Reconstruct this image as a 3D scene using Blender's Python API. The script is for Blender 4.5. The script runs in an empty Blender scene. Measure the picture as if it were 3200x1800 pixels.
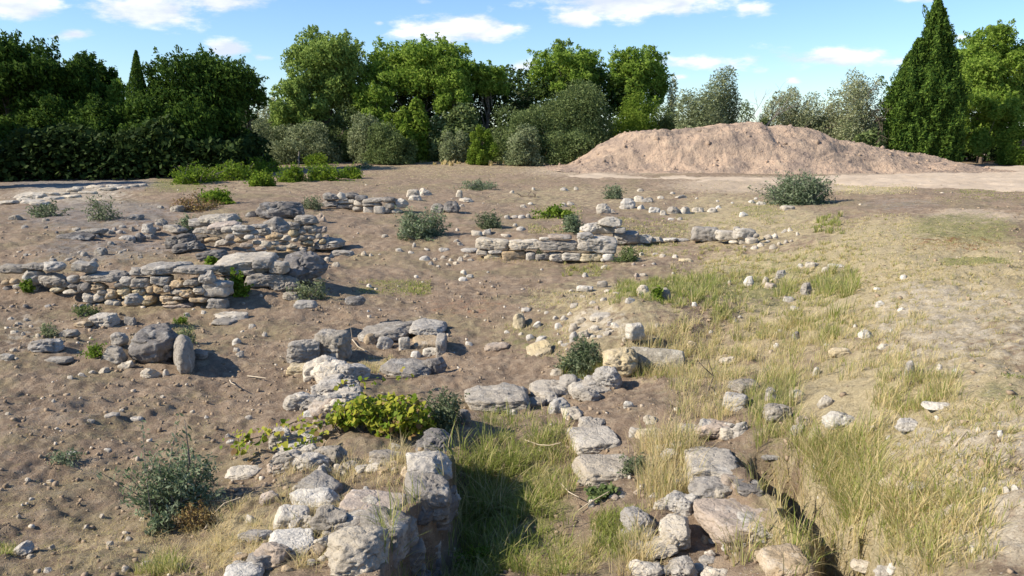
import bpy, bmesh, math, random
import numpy as np
from mathutils import Vector, Matrix, Euler
R = math.radians
sc = bpy.context.scene
C = sc.collection

# ------------------------------------------------------------------ camera
F = 2663.0; CX = 1600.0; CY = 900.0
PITCH = R(10.4); CAMZ = 2.8
cam = bpy.data.cameras.new("camera"); cam.lens = 36 * F / 3200; cam.sensor_width = 36
cam.clip_start = 0.05; cam.clip_end = 3000
camo = bpy.data.objects.new("camera", cam); C.objects.link(camo)
camo.location = (0, 0, CAMZ); camo.rotation_euler = (math.pi / 2 - PITCH, 0, 0)
sc.camera = camo
sc.render.resolution_x = 1024; sc.render.resolution_y = 576
cp, sp = math.cos(PITCH), math.sin(PITCH)

def rays(px, py):
    """directions with unit forward (y) component"""
    a = (np.asarray(px, float) - CX) / F; b = -(np.asarray(py, float) - CY) / F
    dx = a; dy = cp + b * sp; dz = -sp + b * cp
    return dx / dy, dz / dy

TO = {1: (0, 0), 2: (1050, 0), 3: (2100, 0), 4: (0, 560), 5: (1050, 560), 6: (2100, 560),
      7: (0, 1180), 8: (1050, 1180), 9: (2100, 1180)}
K = 1100 / 2571.0
def T(t, x, y):
    return TO[t][0] + x * K, TO[t][1] + y * K
VS = 3200 / 2576.0
def V(x, y): return x * VS, y * VS

# ------------------------------------------------------------------ noise
def _h(i, j, k, s):
    n = (i.astype(np.int64) * 374761393 + j.astype(np.int64) * 668265263 + k.astype(np.int64) * 2147483647 * 3 + s * 974634777) & 0xffffffff
    n = ((n ^ (n >> 13)) * 1274126177) & 0xffffffff
    n = (n ^ (n >> 16)) & 0xffffffff
    n = (n * 2246822519) & 0xffffffff
    return ((n ^ (n >> 15)) & 0xffff) / 65535.0
def vn(x, y, z, s=0):
    xi, yi, zi = np.floor(x), np.floor(y), np.floor(z)
    fx, fy, fz = x - xi, y - yi, z - zi
    fx = fx * fx * (3 - 2 * fx); fy = fy * fy * (3 - 2 * fy); fz = fz * fz * (3 - 2 * fz)
    xi, yi, zi = xi.astype(np.int64), yi.astype(np.int64), zi.astype(np.int64)
    def L(a, b, t): return a + (b - a) * t
    c = [[[_h(xi + i, yi + j, zi + k, s) for k in (0, 1)] for j in (0, 1)] for i in (0, 1)]
    return L(L(L(c[0][0][0], c[1][0][0], fx), L(c[0][1][0], c[1][1][0], fx), fy),
             L(L(c[0][0][1], c[1][0][1], fx), L(c[0][1][1], c[1][1][1], fx), fy), fz) - 0.5
def fbm(x, y, z, s=0, o=4, g=0.5):
    r = 0; a = 1.0
    for i in range(o):
        r = r + a * vn(x, y, z, s + i * 17); x = x * 2.03 + 7.1; y = y * 2.03 + 3.7; z = z * 2.03 + 1.3; a *= g
    return r

# ------------------------------------------------------------------ terrain
ctl = []   # view px, py, z
for s in """0 485 .6,0 445 .6,200 470 .62,400 445 .7,450 462 .7,700 420 .9,900 392 1.25,1100 395 1.2,1300 400 1.15,1420 410 1.0
1450 440 .85,1800 440 .85,2200 430 .85,2500 410 .85,2576 470 .85,2300 480 .85,1800 410 .9,2150 410 .9
2200 600 .92,2500 600 .98,2500 750 1.04,2500 900 1.1,2500 1100 1.14,2560 1400 1.0,2400 1300 .96,2300 700 .96,2350 1000 1.0
2130 560 .76,2080 700 .56,2180 850 .82,2200 1000 .86,2200 1200 .76,2280 1400 .72
1800 560 .35,1900 500 .5,1700 480 .5,1500 480 .5,1300 480 .55,1100 470 .6,900 465 .68,1700 600 .25,1950 470 .65
1300 700 0,1000 700 0,1200 780 -.05,900 780 0,1300 900 0,1200 900 -.03,1650 680 .1,1640 640 .15,1200 665 .03,1450 670 .02,1000 640 .15
1100 610 .25,1350 590 .4,1250 570 .42,1480 565 .42,1100 560 .38,1500 735 .64,1590 790 .58,1750 750 .42,1450 850 .06,1650 870 .22,1400 960 .0
1800 700 .28,1950 650 .42,2000 580 .5,1900 800 .4,2000 900 .5,1850 950 .35,1950 1050 .5,2050 1100 .58,1700 950 .18
1280 1120 0,1240 1250 -.12,1240 1440 -.12,1180 1300 -.1,1400 1250 .05,1400 1400 .08,1350 1040 .12,1600 1250 .22,1600 1400 .2,1700 1150 .28,1560 1040 .22
1880 1250 .3,1760 1250 .25,2010 1300 .18,2070 1420 .18,2130 1300 .5,2170 1420 .58
1000 1200 .34,860 1400 .36,950 1050 .3,700 1300 .3,600 1440 .3,800 1050 .15,1040 1330 .25
300 1000 0,100 1000 .08,600 1000 -.02,300 1300 .1,100 1400 .2,500 1150 .02,0 1200 .15,450 1400 .2,640 1180 .1
650 850 0,600 790 0,800 950 0,200 850 .05,0 800 .1,100 765 .1,400 800 .0,300 785 .02,820 720 .02
300 640 .58,100 620 .62,550 625 .52,100 595 .65,300 560 .66,100 540 .7,0 520 .7,300 505 .72,500 510 .7,700 470 .76,690 655 .5,450 655 .56
600 642 .15,680 632 .15,780 635 .12,700 530 .74,550 540 .7,860 640 .14,900 585 .36,1000 555 .42,880 540 .48,950 470 .74,800 470 .74""".replace("\n", ",").split(","):
    a, b, z = map(float, s.split()); ctl.append((a, b, z))
W_ = []
for a, b, z in ctl:
    px, py = V(a, b); dx, dz = rays(px, py); y = (z - CAMZ) / dz; W_.append((dx * y, y, z))
W_ += [(0, 0, 1.1), (3, 0, 1.15), (-3, 1, .6), (0, -3, 1.2), (-8, 4, .35), (8, 4, 1.05), (15, 14, 1.0), (-15, 11, .5), (-22, 22, .6), (22, 35, .9), (-40, 55, .7), (45, 65, .9),
       (0, 75, 1.05), (0, 140, .9), (-60, 120, .9), (70, 120, .9), (-20, 50, .75), (-8, 54, 1.0), (16, 58, .9), (5, 62, 1.05), (-5, -4, 1.1), (6, -4, 1.2), (1.5, 2.6, .75), (-1.2, 2.6, .55), (2.6, 2.6, .95)]
W_ = np.array(W_)
def uv(x, y): return x / (y + 6.0), np.log(y + 6.0)
cu, cv = uv(W_[:, 0], W_[:, 1])
CC = 0.035
A = np.sqrt((cu[:, None] - cu[None]) ** 2 + (cv[:, None] - cv[None]) ** 2 + CC * CC)
n = len(cu); M = np.zeros((n + 3, n + 3)); M[:n, :n] = -A + np.eye(n) * 0.012
M[:n, n] = 1; M[:n, n + 1] = cu; M[:n, n + 2] = cv; M[n, :n] = 1; M[n + 1, :n] = cu; M[n + 2, :n] = cv
cw = np.linalg.solve(M, np.concatenate([W_[:, 2], [0, 0, 0]]))
def zbase(u, v):
    out = np.empty(u.shape)
    uf, vf, of = u.ravel(), v.ravel(), out.ravel()
    for i in range(0, len(uf), 20000):
        s = slice(i, i + 20000)
        d = np.sqrt((uf[s, None] - cu) ** 2 + (vf[s, None] - cv) ** 2 + CC * CC)
        of[s] = -d @ cw[:n] + cw[n] + cw[n + 1] * uf[s] + cw[n + 2] * vf[s]
    return of.reshape(u.shape)
core = np.linspace(-0.72, 0.72, 800)
U = np.concatenate([[-8, -4, -2, -1.3, -.95, -.8], core, [.8, .95, 1.3, 2, 4, 8]])
Vv = np.concatenate([np.log([1.5, 2.5, 3.5, 4.5, 5.5, 6.5, 7.2]), np.linspace(math.log(8.0), math.log(80.0), 760), np.log([85, 95, 115, 150, 220, 400, 900, 2000])])
UU, VV = np.meshgrid(U, Vv)
GY = np.exp(VV) - 6; GX = UU * (GY + 6)
ext = np.abs(UU) > 1.0
GZ = zbase(np.clip(UU, -1, 1), np.clip(VV, math.log(1.5), math.log(130.0)))
tv = np.clip((np.exp(VV) - 85) / 60, 0, 1); GZ = GZ * (1 - tv) + 0.9 * tv
near = np.clip(1.2 - GY / 60, 0.0, 1)
GZ = GZ + near * (0.10 * fbm(GX * .7, GY * .7, GX * 0, 3, 3) + 0.085 * fbm(GX * 2.4, GY * 2.4, GX * 0, 9, 4, .6) + 0.05 * (np.abs(fbm(GX * 7, GY * 7, GX * 0, 21, 4, .6)) - .2) * np.clip(1.4 - GY / 25, 0, 1))
def edge(t, pts, z):
    out = []
    for a, b in pts:
        dx, dz = rays(*T(t, a, b)); y = (z - CAMZ) / dz; out.append((y, dx * y))
    out.sort(); return np.array(out)
def channel(le, ri, floor, zl, bankw, sl, sr, zr=None):
    """a trench between two ground lines with a steep left side under a bank of height zl"""
    global GZ
    xl = np.interp(GY, le[:, 0], le[:, 1]); xr = np.interp(GY, ri[:, 0], ri[:, 1])
    far = min(le[-1, 0], ri[-1, 0]); fy = np.clip((far - GY) / .5 + .4, 0, 1); fy = fy * fy * (3 - 2 * fy)
    j = (.05 if zr is None else .17) * fbm(GX * 4, GY * 4, GX * 0, 90, 4, .6)
    d = GX - xl + j; e = xr - GX + j
    def ss(a): a = np.clip(a, 0, 1); return a * a * (3 - 2 * a)
    bank = ss(1 + (d - .02) / bankw) * (d < .02) * fy
    GZ = np.where(d < .02, np.maximum(GZ, GZ * (1 - bank) + (zl + .5 * (j)) * bank), GZ)
    if zr is not None:
        b2 = ss(1 + (e - .02) / .5) * (e < .02) * fy; GZ = np.where(e < .02, np.maximum(GZ, GZ * (1 - b2) + zr * b2), GZ)
    t = ss(d / sl) * ss(e / sr) * fy
    fl = floor + .06 * fbm(GX * 3, GY * 3, GX * 0, 91, 3)
    GZ = np.where((d > 0) & (e > 0), np.minimum(GZ, GZ * (1 - t) + fl * t) + 0 * t, GZ)
channel(edge(8, [(800, 330), (832, 560), (815, 740), (640, 900), (440, 1060), (385, 1250), (365, 1449), (360, 1900)], .45), edge(8, [(1080, 300), (1400, 420), (1480, 600), (1540, 850), (1420, 1050), (1350, 1449), (1300, 1900)], .0), -.2, .45, .85, .10, .55)
channel(edge(9, [(585, 500), (600, 620), (700, 760), (800, 850), (895, 1010), (1000, 1150), (1060, 1250), (1140, 1449), (1180, 1900)], .45), edge(9, [(860, 545), (960, 680), (1060, 830), (1210, 1000), (1340, 1150), (1450, 1300), (1550, 1449), (1680, 1900)], .45), -.32, .40, .6, .06, .12, .46)
def zt(x, y):
    x = np.asarray(x, float); y = np.asarray(y, float)
    u, v = uv(x, y)
    fu = np.interp(u, U, np.arange(len(U))); fv = np.interp(v, Vv, np.arange(len(Vv)))
    i = np.minimum(fu.astype(int), len(U) - 2); j = np.minimum(fv.astype(int), len(Vv) - 2)
    a = fu - i; b = fv - j
    return (GZ[j, i] * (1 - a) + GZ[j, i + 1] * a) * (1 - b) + (GZ[j + 1, i] * (1 - a) + GZ[j + 1, i + 1] * a) * b
YS = np.geomspace(2.2, 140, 900)
def hit(px, py):
    dx, dz = rays(px, py)
    z = CAMZ + dz * YS; g = zt(dx * YS, YS); k = np.nonzero(z < g)[0]
    if len(k) == 0 or k[0] == 0:
        y = YS[0] if len(k) else 60.0
    else:
        k = k[0]; a0 = z[k - 1] - g[k - 1]; a1 = g[k] - z[k]
        y = YS[k - 1] + (YS[k] - YS[k - 1]) * a0 / (a0 + a1 + 1e-9)
    return float(dx * y), float(y), float(zt(dx * y, y))
def hT(t, x, y): return hit(*T(t, x, y))

# ------------------------------------------------------------------ object helpers
def link(name, me, parent=None, mat=None):
    o = bpy.data.objects.new(name, me); C.objects.link(o)
    if mat is not None: me.materials.append(mat)
    if parent is not None: o.parent = parent
    return o
def mesh(name, v, faces=None, quads=None, tris=None, smooth=True):
    me = bpy.data.meshes.new(name)
    v = np.asarray(v, np.float32)
    if faces is not None:
        me.from_pydata(v.tolist(), [], faces)
    else:
        q = np.zeros((0, 4), np.int32) if quads is None else np.asarray(quads, np.int32)
        t = np.zeros((0, 3), np.int32) if tris is None else np.asarray(tris, np.int32)
        me.vertices.add(len(v)); me.vertices.foreach_set("co", v.ravel())
        nl = q.size + t.size; me.loops.add(nl); me.loops.foreach_set("vertex_index", np.concatenate([q.ravel(), t.ravel()]).astype(np.int32))
        me.polygons.add(len(q) + len(t))
        me.polygons.foreach_set("loop_start", np.concatenate([np.arange(len(q)) * 4, q.size + np.arange(len(t)) * 3]).astype(np.int32))
        try: me.polygons.foreach_set("loop_total", np.concatenate([np.full(len(q), 4), np.full(len(t), 3)]).astype(np.int32))
        except Exception: pass
        me.update(calc_edges=True)
    if smooth: me.polygons.foreach_set("use_smooth", np.ones(len(me.polygons), bool))
    me.update()
    return me
def tag(o, label=None, cat=None, group=None, kind=None):
    if label: o["label"] = label
    if cat: o["category"] = cat
    if group: o["group"] = group
    if kind: o["kind"] = kind
    return o
def empty(name, loc):
    o = bpy.data.objects.new(name, None); C.objects.link(o); o.location = loc; o.empty_display_size = .1; return o

# ------------------------------------------------------------------ material helpers
class NT:
    def __init__(s, name):
        s.m = bpy.data.materials.new(name); s.m.use_nodes = True; s.t = s.m.node_tree; s.n = s.t.nodes; s.l = s.t.links
        s.p = s.n["Principled BSDF"]; s.p.inputs["Roughness"].default_value = .95
        s.p.inputs["Specular IOR Level"].default_value = .12
    def node(s, ty, **kw):
        n = s.n.new(ty)
        for k, v in kw.items(): setattr(n, k, v)
        return n
    def set(s, sock, v):
        if isinstance(v, bpy.types.NodeSocket): s.l.new(v, sock)
        elif v is not None: sock.default_value = v
    def noise(s, co, scale, detail=4, rough=.55, w=None):
        n = s.node("ShaderNodeTexNoise"); n.noise_dimensions = "4D" if w is not None else "3D"
        s.set(n.inputs["Vector"], co); n.inputs["Scale"].default_value = scale; n.inputs["Detail"].default_value = detail; n.inputs["Roughness"].default_value = rough
        if w is not None: s.set(n.inputs["W"], w)
        return n.outputs[0]
    def voro(s, co, scale, feature="F1", out=0):
        n = s.node("ShaderNodeTexVoronoi", feature=feature); s.set(n.inputs["Vector"], co); n.inputs["Scale"].default_value = scale
        return n.outputs[out]
    def ramp(s, f, a, b, ca=0., cb=1.):
        n = s.node("ShaderNodeMapRange"); n.clamp = True; n.interpolation_type = "SMOOTHSTEP"; s.set(n.inputs[0], f)
        n.inputs[1].default_value = a; n.inputs[2].default_value = b; s.set(n.inputs[3], ca); s.set(n.inputs[4], cb); return n.outputs[0]
    def math(s, op, a, b=None, c=None):
        n = s.node("ShaderNodeMath", operation=op); s.set(n.inputs[0], a)
        if b is not None: s.set(n.inputs[1], b)
        if c is not None: s.set(n.inputs[2], c)
        return n.outputs[0]
    def mix(s, f, a, b, bt="MIX"):
        n = s.node("ShaderNodeMix", data_type="RGBA", blend_type=bt); s.set(n.inputs[0], f)
        for i, v in ((6, a), (7, b)):
            if isinstance(v, tuple): n.inputs[i].default_value = (*v[:3], 1)
            else: s.set(n.inputs[i], v)
        return n.outputs[2]
    def bump(s, h, strength, dist, prev=None):
        n = s.node("ShaderNodeBump"); n.inputs["Strength"].default_value = strength; n.inputs["Distance"].default_value = dist
        s.set(n.inputs["Height"], h)
        if prev is not None: s.l.new(prev, n.inputs["Normal"])
        return n.outputs[0]
    def attr(s, name):
        n = s.node("ShaderNodeAttribute"); n.attribute_name = name; return n
    def obj(s): return s.node("ShaderNodeTexCoord").outputs["Object"]
    def col(s, c): s.set(s.p.inputs["Base Color"], c)

# --- ground
def ground_material(name):
    m = NT(name); co = m.obj()
    z1 = m.node("ShaderNodeSeparateColor"); m.l.new(m.attr("zone").outputs["Color"], z1.inputs[0])
    z2 = m.node("ShaderNodeSeparateColor"); m.l.new(m.attr("zone2").outputs["Color"], z2.inputs[0])
    n1 = m.noise(co, 1.1, 5); n2 = m.noise(co, 7, 6, .62); n3 = m.noise(co, 38, 5, .65); n4 = m.noise(co, 110, 3, .6)
    c = m.mix(m.ramp(n1, .3, .7), (.285, .208, .142), (.19, .138, .096))
    c = m.mix(m.ramp(n2, .42, .66), c, (.355, .272, .19)); n7 = m.noise(co, .55, 6, .65); c = m.mix(m.math("MULTIPLY", m.ramp(n7, .47, .6), m.ramp(n2, .35, .6, .15, .7)), c, (.29, .24, .135))
    c = m.mix(m.ramp(n3, .58, .74, 0, .6), c, (.15, .108, .078)); n6 = m.noise(co, 17, 8, .75); c = m.mix(m.ramp(n6, .56, .68, 0, .42), c, (.14, .10, .07))
    c = m.mix(m.ramp(n3, .44, .30, 0, .55), c, (.38, .31, .24))
    def zone(out, col1, col2, k, c):
        e = m.math("MULTIPLY_ADD", m.math("SUBTRACT", n2, .5), 1.6, out)
        e = m.math("MULTIPLY_ADD", m.math("SUBTRACT", n3, .5), .8, e)
        f = m.ramp(e, .25, .75, 0, k)
        f = m.math("MULTIPLY", f, m.ramp(out, .02, .2))
        return m.mix(f, c, m.mix(m.ramp(n3, .35, .65), col1, col2))
    c = zone(z1.outputs[1], (.50, .40, .29), (.42, .33, .235), .95, c)       # sand
    c = zone(z1.outputs[2], (.30, .275, .25), (.20, .18, .165), .8, c)        # grey grit
    c = zone(z2.outputs[0], (.52, .43, .26), (.37, .30, .175), .92, c)        # straw
    c = zone(z1.outputs[0], (.24, .235, .085), (.17, .17, .065), .8, c)      # green
    c = zone(z2.outputs[1], (.30, .12, .06), (.22, .10, .055), .8, c)         # rust
    c = zone(z2.outputs[2], (.58, .51, .40), (.43, .36, .27), .9, c)         # pale rubble dust
    v = m.voro(co, 26); w = m.voro(co, 9)
    sp_ = m.math("MULTIPLY", m.ramp(v, .20, .12), m.ramp(m.noise(co, 5, 2), .5, .62))
    c = m.mix(m.math("MULTIPLY", sp_, .75), c, (.52, .46, .38))
    c = m.mix(m.ramp(n4, .58, .75, 0, .45), c, (.08, .06, .05))
    m.col(c)
    n5 = m.noise(co, 19, 8, .72); b = m.bump(n2, .35, .04); b = m.bump(n5, .6, .035, b); b = m.bump(n3, .7, .018, b); b = m.bump(n4, .9, .009, b); b = m.bump(sp_, .6, .012, b)
    m.l.new(b, m.p.inputs["Normal"])
    return m.m
# --- rock: colour comes from the object's own colour
def rock_material():
    m = NT("limestone"); co = m.obj(); oi = m.node("ShaderNodeObjectInfo")
    w = m.math("MULTIPLY", oi.outputs["Random"], 40)
    base = oi.outputs["Color"]
    n1 = m.noise(co, 2.6, 5, .6, w); n2 = m.noise(co, 11, 6, .65, w); n3 = m.noise(co, 55, 5, .7, w); n4 = m.noise(co, 5, 8, .7, m.math("ADD", w, 9))
    c = m.mix(m.ramp(n1, .35, .68), base, m.mix(.5, base, (.27, .24, .21)))
    c = m.mix(m.ramp(n2, .5, .72, 0, .75), c, m.mix(.65, base, (.05, .048, .045)))
    c = m.mix(m.ramp(n4, .52, .62, 0, .75), c, m.mix(.4, base, (.72, .68, .60)))     # pale crust
    c = m.mix(m.ramp(n4, .42, .33, 0, .75), c, (.075, .072, .068))        # dark lichen
    c = m.mix(m.ramp(n3, .6, .75, 0, .8), c, m.mix(.7, base, (.03, .028, .026)))
    c = m.mix(m.ramp(n3, .40, .28, 0, .6), c, (.66, .62, .55))
    nn = m.node("ShaderNodeNewGeometry")
    m.col(c)
    sx = m.node("ShaderNodeVectorMath", operation="MULTIPLY"); m.l.new(co, sx.inputs[0]); sx.inputs[1].default_value = (1.5, 1.5, 9)
    st = m.noise(sx.outputs[0], 3.0, 6, .65, w)
    cr = m.voro(sx.outputs[0], 3.2, "DISTANCE_TO_EDGE")
    b = m.bump(st, .6, .05); b = m.bump(n2, .9, .035, b); b = m.bump(n3, 1., .010, b)
    b = m.bump(m.ramp(cr, .0, .035), .35, .02, b)
    m.l.new(b, m.p.inputs["Normal"])
    return m.m
def leaf_material(name, ca, cb, trans=.35, spec=.05, patch=1.2):
    m = NT(name); g = m.node("ShaderNodeNewGeometry"); co = m.obj()
    f = m.math("MULTIPLY_ADD", m.math("SUBTRACT", m.noise(co, patch, 3), .5), 1.6, g.outputs["Random Per Island"])
    c = m.mix(m.ramp(f, .1, .9), ca, cb)
    m.col(c); m.p.inputs["Roughness"].default_value = .6; m.p.inputs["Specular IOR Level"].default_value = spec
    tr = m.node("ShaderNodeBsdfTranslucent"); m.l.new(c, tr.inputs[0])
    mx = m.node("ShaderNodeMixShader"); mx.inputs[0].default_value = trans
    m.l.new(m.p.outputs[0], mx.inputs[1]); m.l.new(tr.outputs[0], mx.inputs[2])
    m.l.new(mx.outputs[0], m.n["Material Output"].inputs[0])
    return m.m
def blade_material(name, green, straw):
    m = NT(name); g = m.node("ShaderNodeNewGeometry"); a = m.attr("dry")
    f = m.math("MULTIPLY_ADD", m.math("SUBTRACT", g.outputs["Random Per Island"], .5), .7, a.outputs["Fac"])
    c = m.mix(m.ramp(f, .1, .9), green, straw)
    m.col(c); m.p.inputs["Roughness"].default_value = .6
    tr = m.node("ShaderNodeBsdfTranslucent"); m.l.new(c, tr.inputs[0])
    mx = m.node("ShaderNodeMixShader"); mx.inputs[0].default_value = .5
    m.l.new(m.p.outputs[0], mx.inputs[1]); m.l.new(tr.outputs[0], mx.inputs[2])
    m.l.new(mx.outputs[0], m.n["Material Output"].inputs[0])
    return m.m
def bark_material(name, ca, cb):
    m = NT(name); co = m.obj(); n1 = m.noise(co, 9, 5)
    m.col(m.mix(m.ramp(n1, .35, .65), ca, cb)); m.l.new(m.bump(n1, .8, .03), m.p.inputs["Normal"]); return m.m

MG = ground_material("bare_soil"); MR = rock_material()
LM = {
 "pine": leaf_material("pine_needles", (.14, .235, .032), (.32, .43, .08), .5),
 "pined": leaf_material("shaded_pine_needles", (.03, .065, .013), (.10, .165, .026)),  # darker copy of the needles, shade of the left wood painted in
 "pineg": leaf_material("grey_pine_needles", (.15, .225, .05), (.31, .40, .10)),
 "olive": leaf_material("olive_leaves", (.15, .185, .085), (.33, .365, .20), .35),
 "olived": leaf_material("dark_olive_leaves", (.09, .13, .042), (.22, .27, .105), .35),
 "cyp": leaf_material("cypress_leaves", (.03, .07, .014), (.15, .235, .04), .3, .05, 2.2),
 "bright": leaf_material("broad_leaves", (.11, .185, .022), (.24, .32, .05), .45),
 "weed": leaf_material("weed_leaves", (.11, .19, .02), (.22, .30, .035), .35),
 "grey": leaf_material("grey_green_leaves", (.11, .155, .075), (.28, .325, .20), .35, .05, 3),
 "sparse": leaf_material("pale_leaves", (.19, .22, .10), (.42, .43, .25), .35),
 "vine": leaf_material("vine_leaves", (.15, .23, .02), (.44, .43, .055), .5, .15, 5),
 "rosem": leaf_material("rosemary_leaves", (.09, .125, .06), (.25, .28, .16), .35, .05, 4),
 "shade": leaf_material("shaded_undergrowth", (.022, .042, .012), (.055, .085, .022), .2),  # the wood's near-black shade is put into this leaf colour
 "brown": leaf_material("dead_leaves", (.16, .10, .045), (.32, .24, .09), .2, .05, 4),
}
MB = bark_material("bark", (.10, .075, .055), (.19, .15, .115)); MBG = bark_material("grey_bark", (.16, .14, .12), (.27, .24, .21)); MST = bark_material("dry_stick", (.38, .31, .22), (.52, .44, .33))
MBL = blade_material("grass_blades", (.27, .32, .07), (.70, .57, .31))

# ------------------------------------------------------------------ zones (pixel boxes projected onto the ground)
def quad(t, x0, y0, x1, y1):
    if t == 0: return [np.array(p) for p in ((x0, y0), (x1, y0), (x1, y1), (x0, y1))]
    return [np.array(hT(t, a, b)[:2]) for a, b in ((x0, y1), (x1, y1), (x1, y0), (x0, y0))]
ZN = {"green": [], "sand": [], "grey": [], "straw": [], "rust": [], "pale": []}
def Z(kind, t, x0, y0, x1, y1, k=1.0):
    q = quad(t, x0, y0, x1, y1); ZN[kind].append((q, k))
def zone_val(kind, X, Y):
    r = np.zeros(X.shape)
    for q, k in ZN[kind]:
        c = sum(q) / 4; ex = ((q[1] - q[0]) + (q[2] - q[3])) / 4; ey = ((q[3] - q[0]) + (q[2] - q[1])) / 4
        Mi = np.linalg.inv(np.array([ex, ey]).T)
        dx, dy = X - c[0], Y - c[1]; a = Mi[0, 0] * dx + Mi[0, 1] * dy; b = Mi[1, 0] * dx + Mi[1, 1] * dy
        d = np.sqrt(a * a + b * b)
        r = np.maximum(r, k * np.clip((1.35 - d) / .7, 0, 1))
    return r
for a in """straw 9 600 300 2571 1700 .9|straw 6 900 300 2800 1449 .9|straw 9 900 -200 2900 900 1|pale 9 1900 300 2900 1600 .6|pale 6 1700 700 2900 1600 .45|straw 6 300 500 1900 1300 .75|green 6 300 500 1300 900 .45|straw 5 1500 700 2571 1449 .6|straw 6 0 150 1300 500 .65|green 8 830 350 1700 1449 .7|green 8 1850 1000 2230 1350 .6|straw 8 2250 450 2571 950 .7|straw 8 1300 1150 1900 1449 .6
straw 9 900 350 1500 900 .8|straw 9 1100 850 2000 1449 .8|green 9 550 0 900 520 .6|straw 9 1500 0 2100 240 .8|green 9 2200 0 2571 180 .5|pale 9 1500 300 2571 700 .6|sand 9 2200 900 2571 1449 .7|straw 9 1900 600 2450 1100 .5
green 6 0 640 1000 900 .7|straw 6 200 480 1400 720 .85|green 6 1050 680 1350 850 .7|straw 6 0 1000 1100 1449 .6|pale 6 1400 750 2571 1449 .55|grey 6 1850 700 2571 1050 .45|grey 6 1300 120 2000 230 .4|green 6 1700 250 2571 500 .65|straw 6 1250 230 1750 500 .5|rust 6 1700 420 2571 520 .42|green 6 1950 570 2460 640 .8
sand 6 1830 220 2571 340 .9|sand 6 1100 -60 2571 60 1|straw 6 0 100 800 330 .6|green 6 450 180 800 300 .5|green 6 0 230 300 300 .4
straw 5 1650 380 2571 640 .5|green 5 1650 550 2000 720 .5|green 5 150 720 700 840 .5|green 5 2000 740 2571 930 .7|straw 5 1300 800 2000 950 .5|green 5 1230 1050 1700 1300 .4|green 5 1450 200 1800 300 .5|straw 5 150 1300 400 1420 .6|pale 5 1650 930 2200 1200 .5|straw 5 1000 40 2571 220 .45|rust 5 600 860 1300 1000 .35
green 4 2100 740 2380 880 .5|green 4 1260 1000 1400 1180 .4|grey 4 0 150 1400 420 .6|grey 4 200 450 1500 620 .55|pale 4 0 40 1000 190 .6|rust 4 1200 130 1600 240 .5|pale 4 0 960 350 1250 .4|straw 4 1150 20 2571 110 .35
green 1 1060 1300 1500 1400 .6|grey 1 0 1290 1280 1400 .8|straw 2 0 1150 1700 1300 .4|sand 2 1300 1190 2571 1300 .7
sand 3 0 1290 2571 1400 1|sand 3 1500 1220 2571 1300 1|straw 3 1180 1330 1800 1420 .7|grey 7 0 0 900 1100 .2|rust 7 0 570 280 680 .35|straw 7 1400 950 2400 1449 .6|straw 7 300 1100 1400 1449 .4""".replace("\n", "|").split("|"):
    p = a.split(); Z(p[0], int(p[1]), *map(float, p[2:6]), float(p[6]))

def grid_faces(nr, nc, keep=None):
    i = np.arange(nr * nc).reshape(nr, nc)
    q = np.stack([i[:-1, :-1], i[:-1, 1:], i[1:, 1:], i[1:, :-1]], -1).reshape(-1, 4)
    return q
def zone_attrs(me, X, Y):
    one = np.ones(X.size)
    for nm, ks in (("zone", ("green", "sand", "grey")), ("zone2", ("straw", "rust", "pale"))):
        at = me.attributes.new(nm, "FLOAT_COLOR", "POINT")
        at.data.foreach_set("color", np.stack([zone_val(k, X, Y).ravel() for k in ks] + [one], -1).astype(np.float32).ravel())
gm = mesh("ground", np.stack([GX, GY, GZ], -1).reshape(-1, 3), quads=grid_faces(*GX.shape))
zone_attrs(gm, GX, GY)
tag(link("ground", gm, None, MG), kind="structure")

# --- pale sandy track, a sheet lying on the ground with a wandering edge
def path_sheet():
    pts = [T(3, -900, 1275), T(3, 600, 1300), T(3, 1300, 1290), T(3, 2200, 1225), T(3, 2571, 1205), T(3, 3000, 1200), T(3, 3000, 1420), T(3, 2571, 1400), T(3, 2000, 1375), T(3, 1200, 1345), T(3, 500, 1320), T(3, -500, 1300)]
    P = np.array([hit(*p)[:2] for p in pts])
    rows = (Vv > math.log(26)) & (Vv < math.log(75)); X = GX[rows]; Y = GY[rows]; Zz = GZ[rows]
    cols = (U > -.1) & (U < .8); X = X[:, cols]; Y = Y[:, cols]; Zz = Zz[:, cols]
    ins = np.zeros(X.shape, bool); d = np.full(X.shape, 1e9)
    for i in range(len(P)):
        a, b = P[i], P[(i + 1) % len(P)]
        c = ((a[1] > Y) != (b[1] > Y)) & (X < (b[0] - a[0]) * (Y - a[1]) / (b[1] - a[1] + 1e-9) + a[0]); ins ^= c
        e = b - a; t = np.clip(((X - a[0]) * e[0] + (Y - a[1]) * e[1]) / (e @ e), 0, 1)
        d = np.minimum(d, np.hypot(X - a[0] - t * e[0], Y - a[1] - t * e[1]))
    s = np.where(ins, d, -d) + 1.4 * fbm(X * .8, Y * .8, X * 0, 55, 4)
    off = np.clip(s * .06, -.06, .016)
    me = mesh("dirt_path", np.stack([X, Y, Zz + off], -1).reshape(-1, 3), quads=grid_faces(*X.shape)[(s.ravel()[grid_faces(*X.shape)] > -1.5).any(1)])
    m = NT("path_dust"); co = m.obj(); n1 = m.noise(co, .8, 5); n2 = m.noise(co, 6, 6, .65)
    c = m.mix(m.ramp(n1, .35, .65), (.54, .435, .32), (.46, .365, .265)); c = m.mix(m.ramp(n2, .55, .75, 0, .6), c, (.36, .28, .2)); m.col(c)
    m.l.new(m.bump(n2, .6, .04), m.p.inputs["Normal"])
    tag(link("dirt_path", me, None, m.m), kind="structure")
path_sheet()

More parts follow.
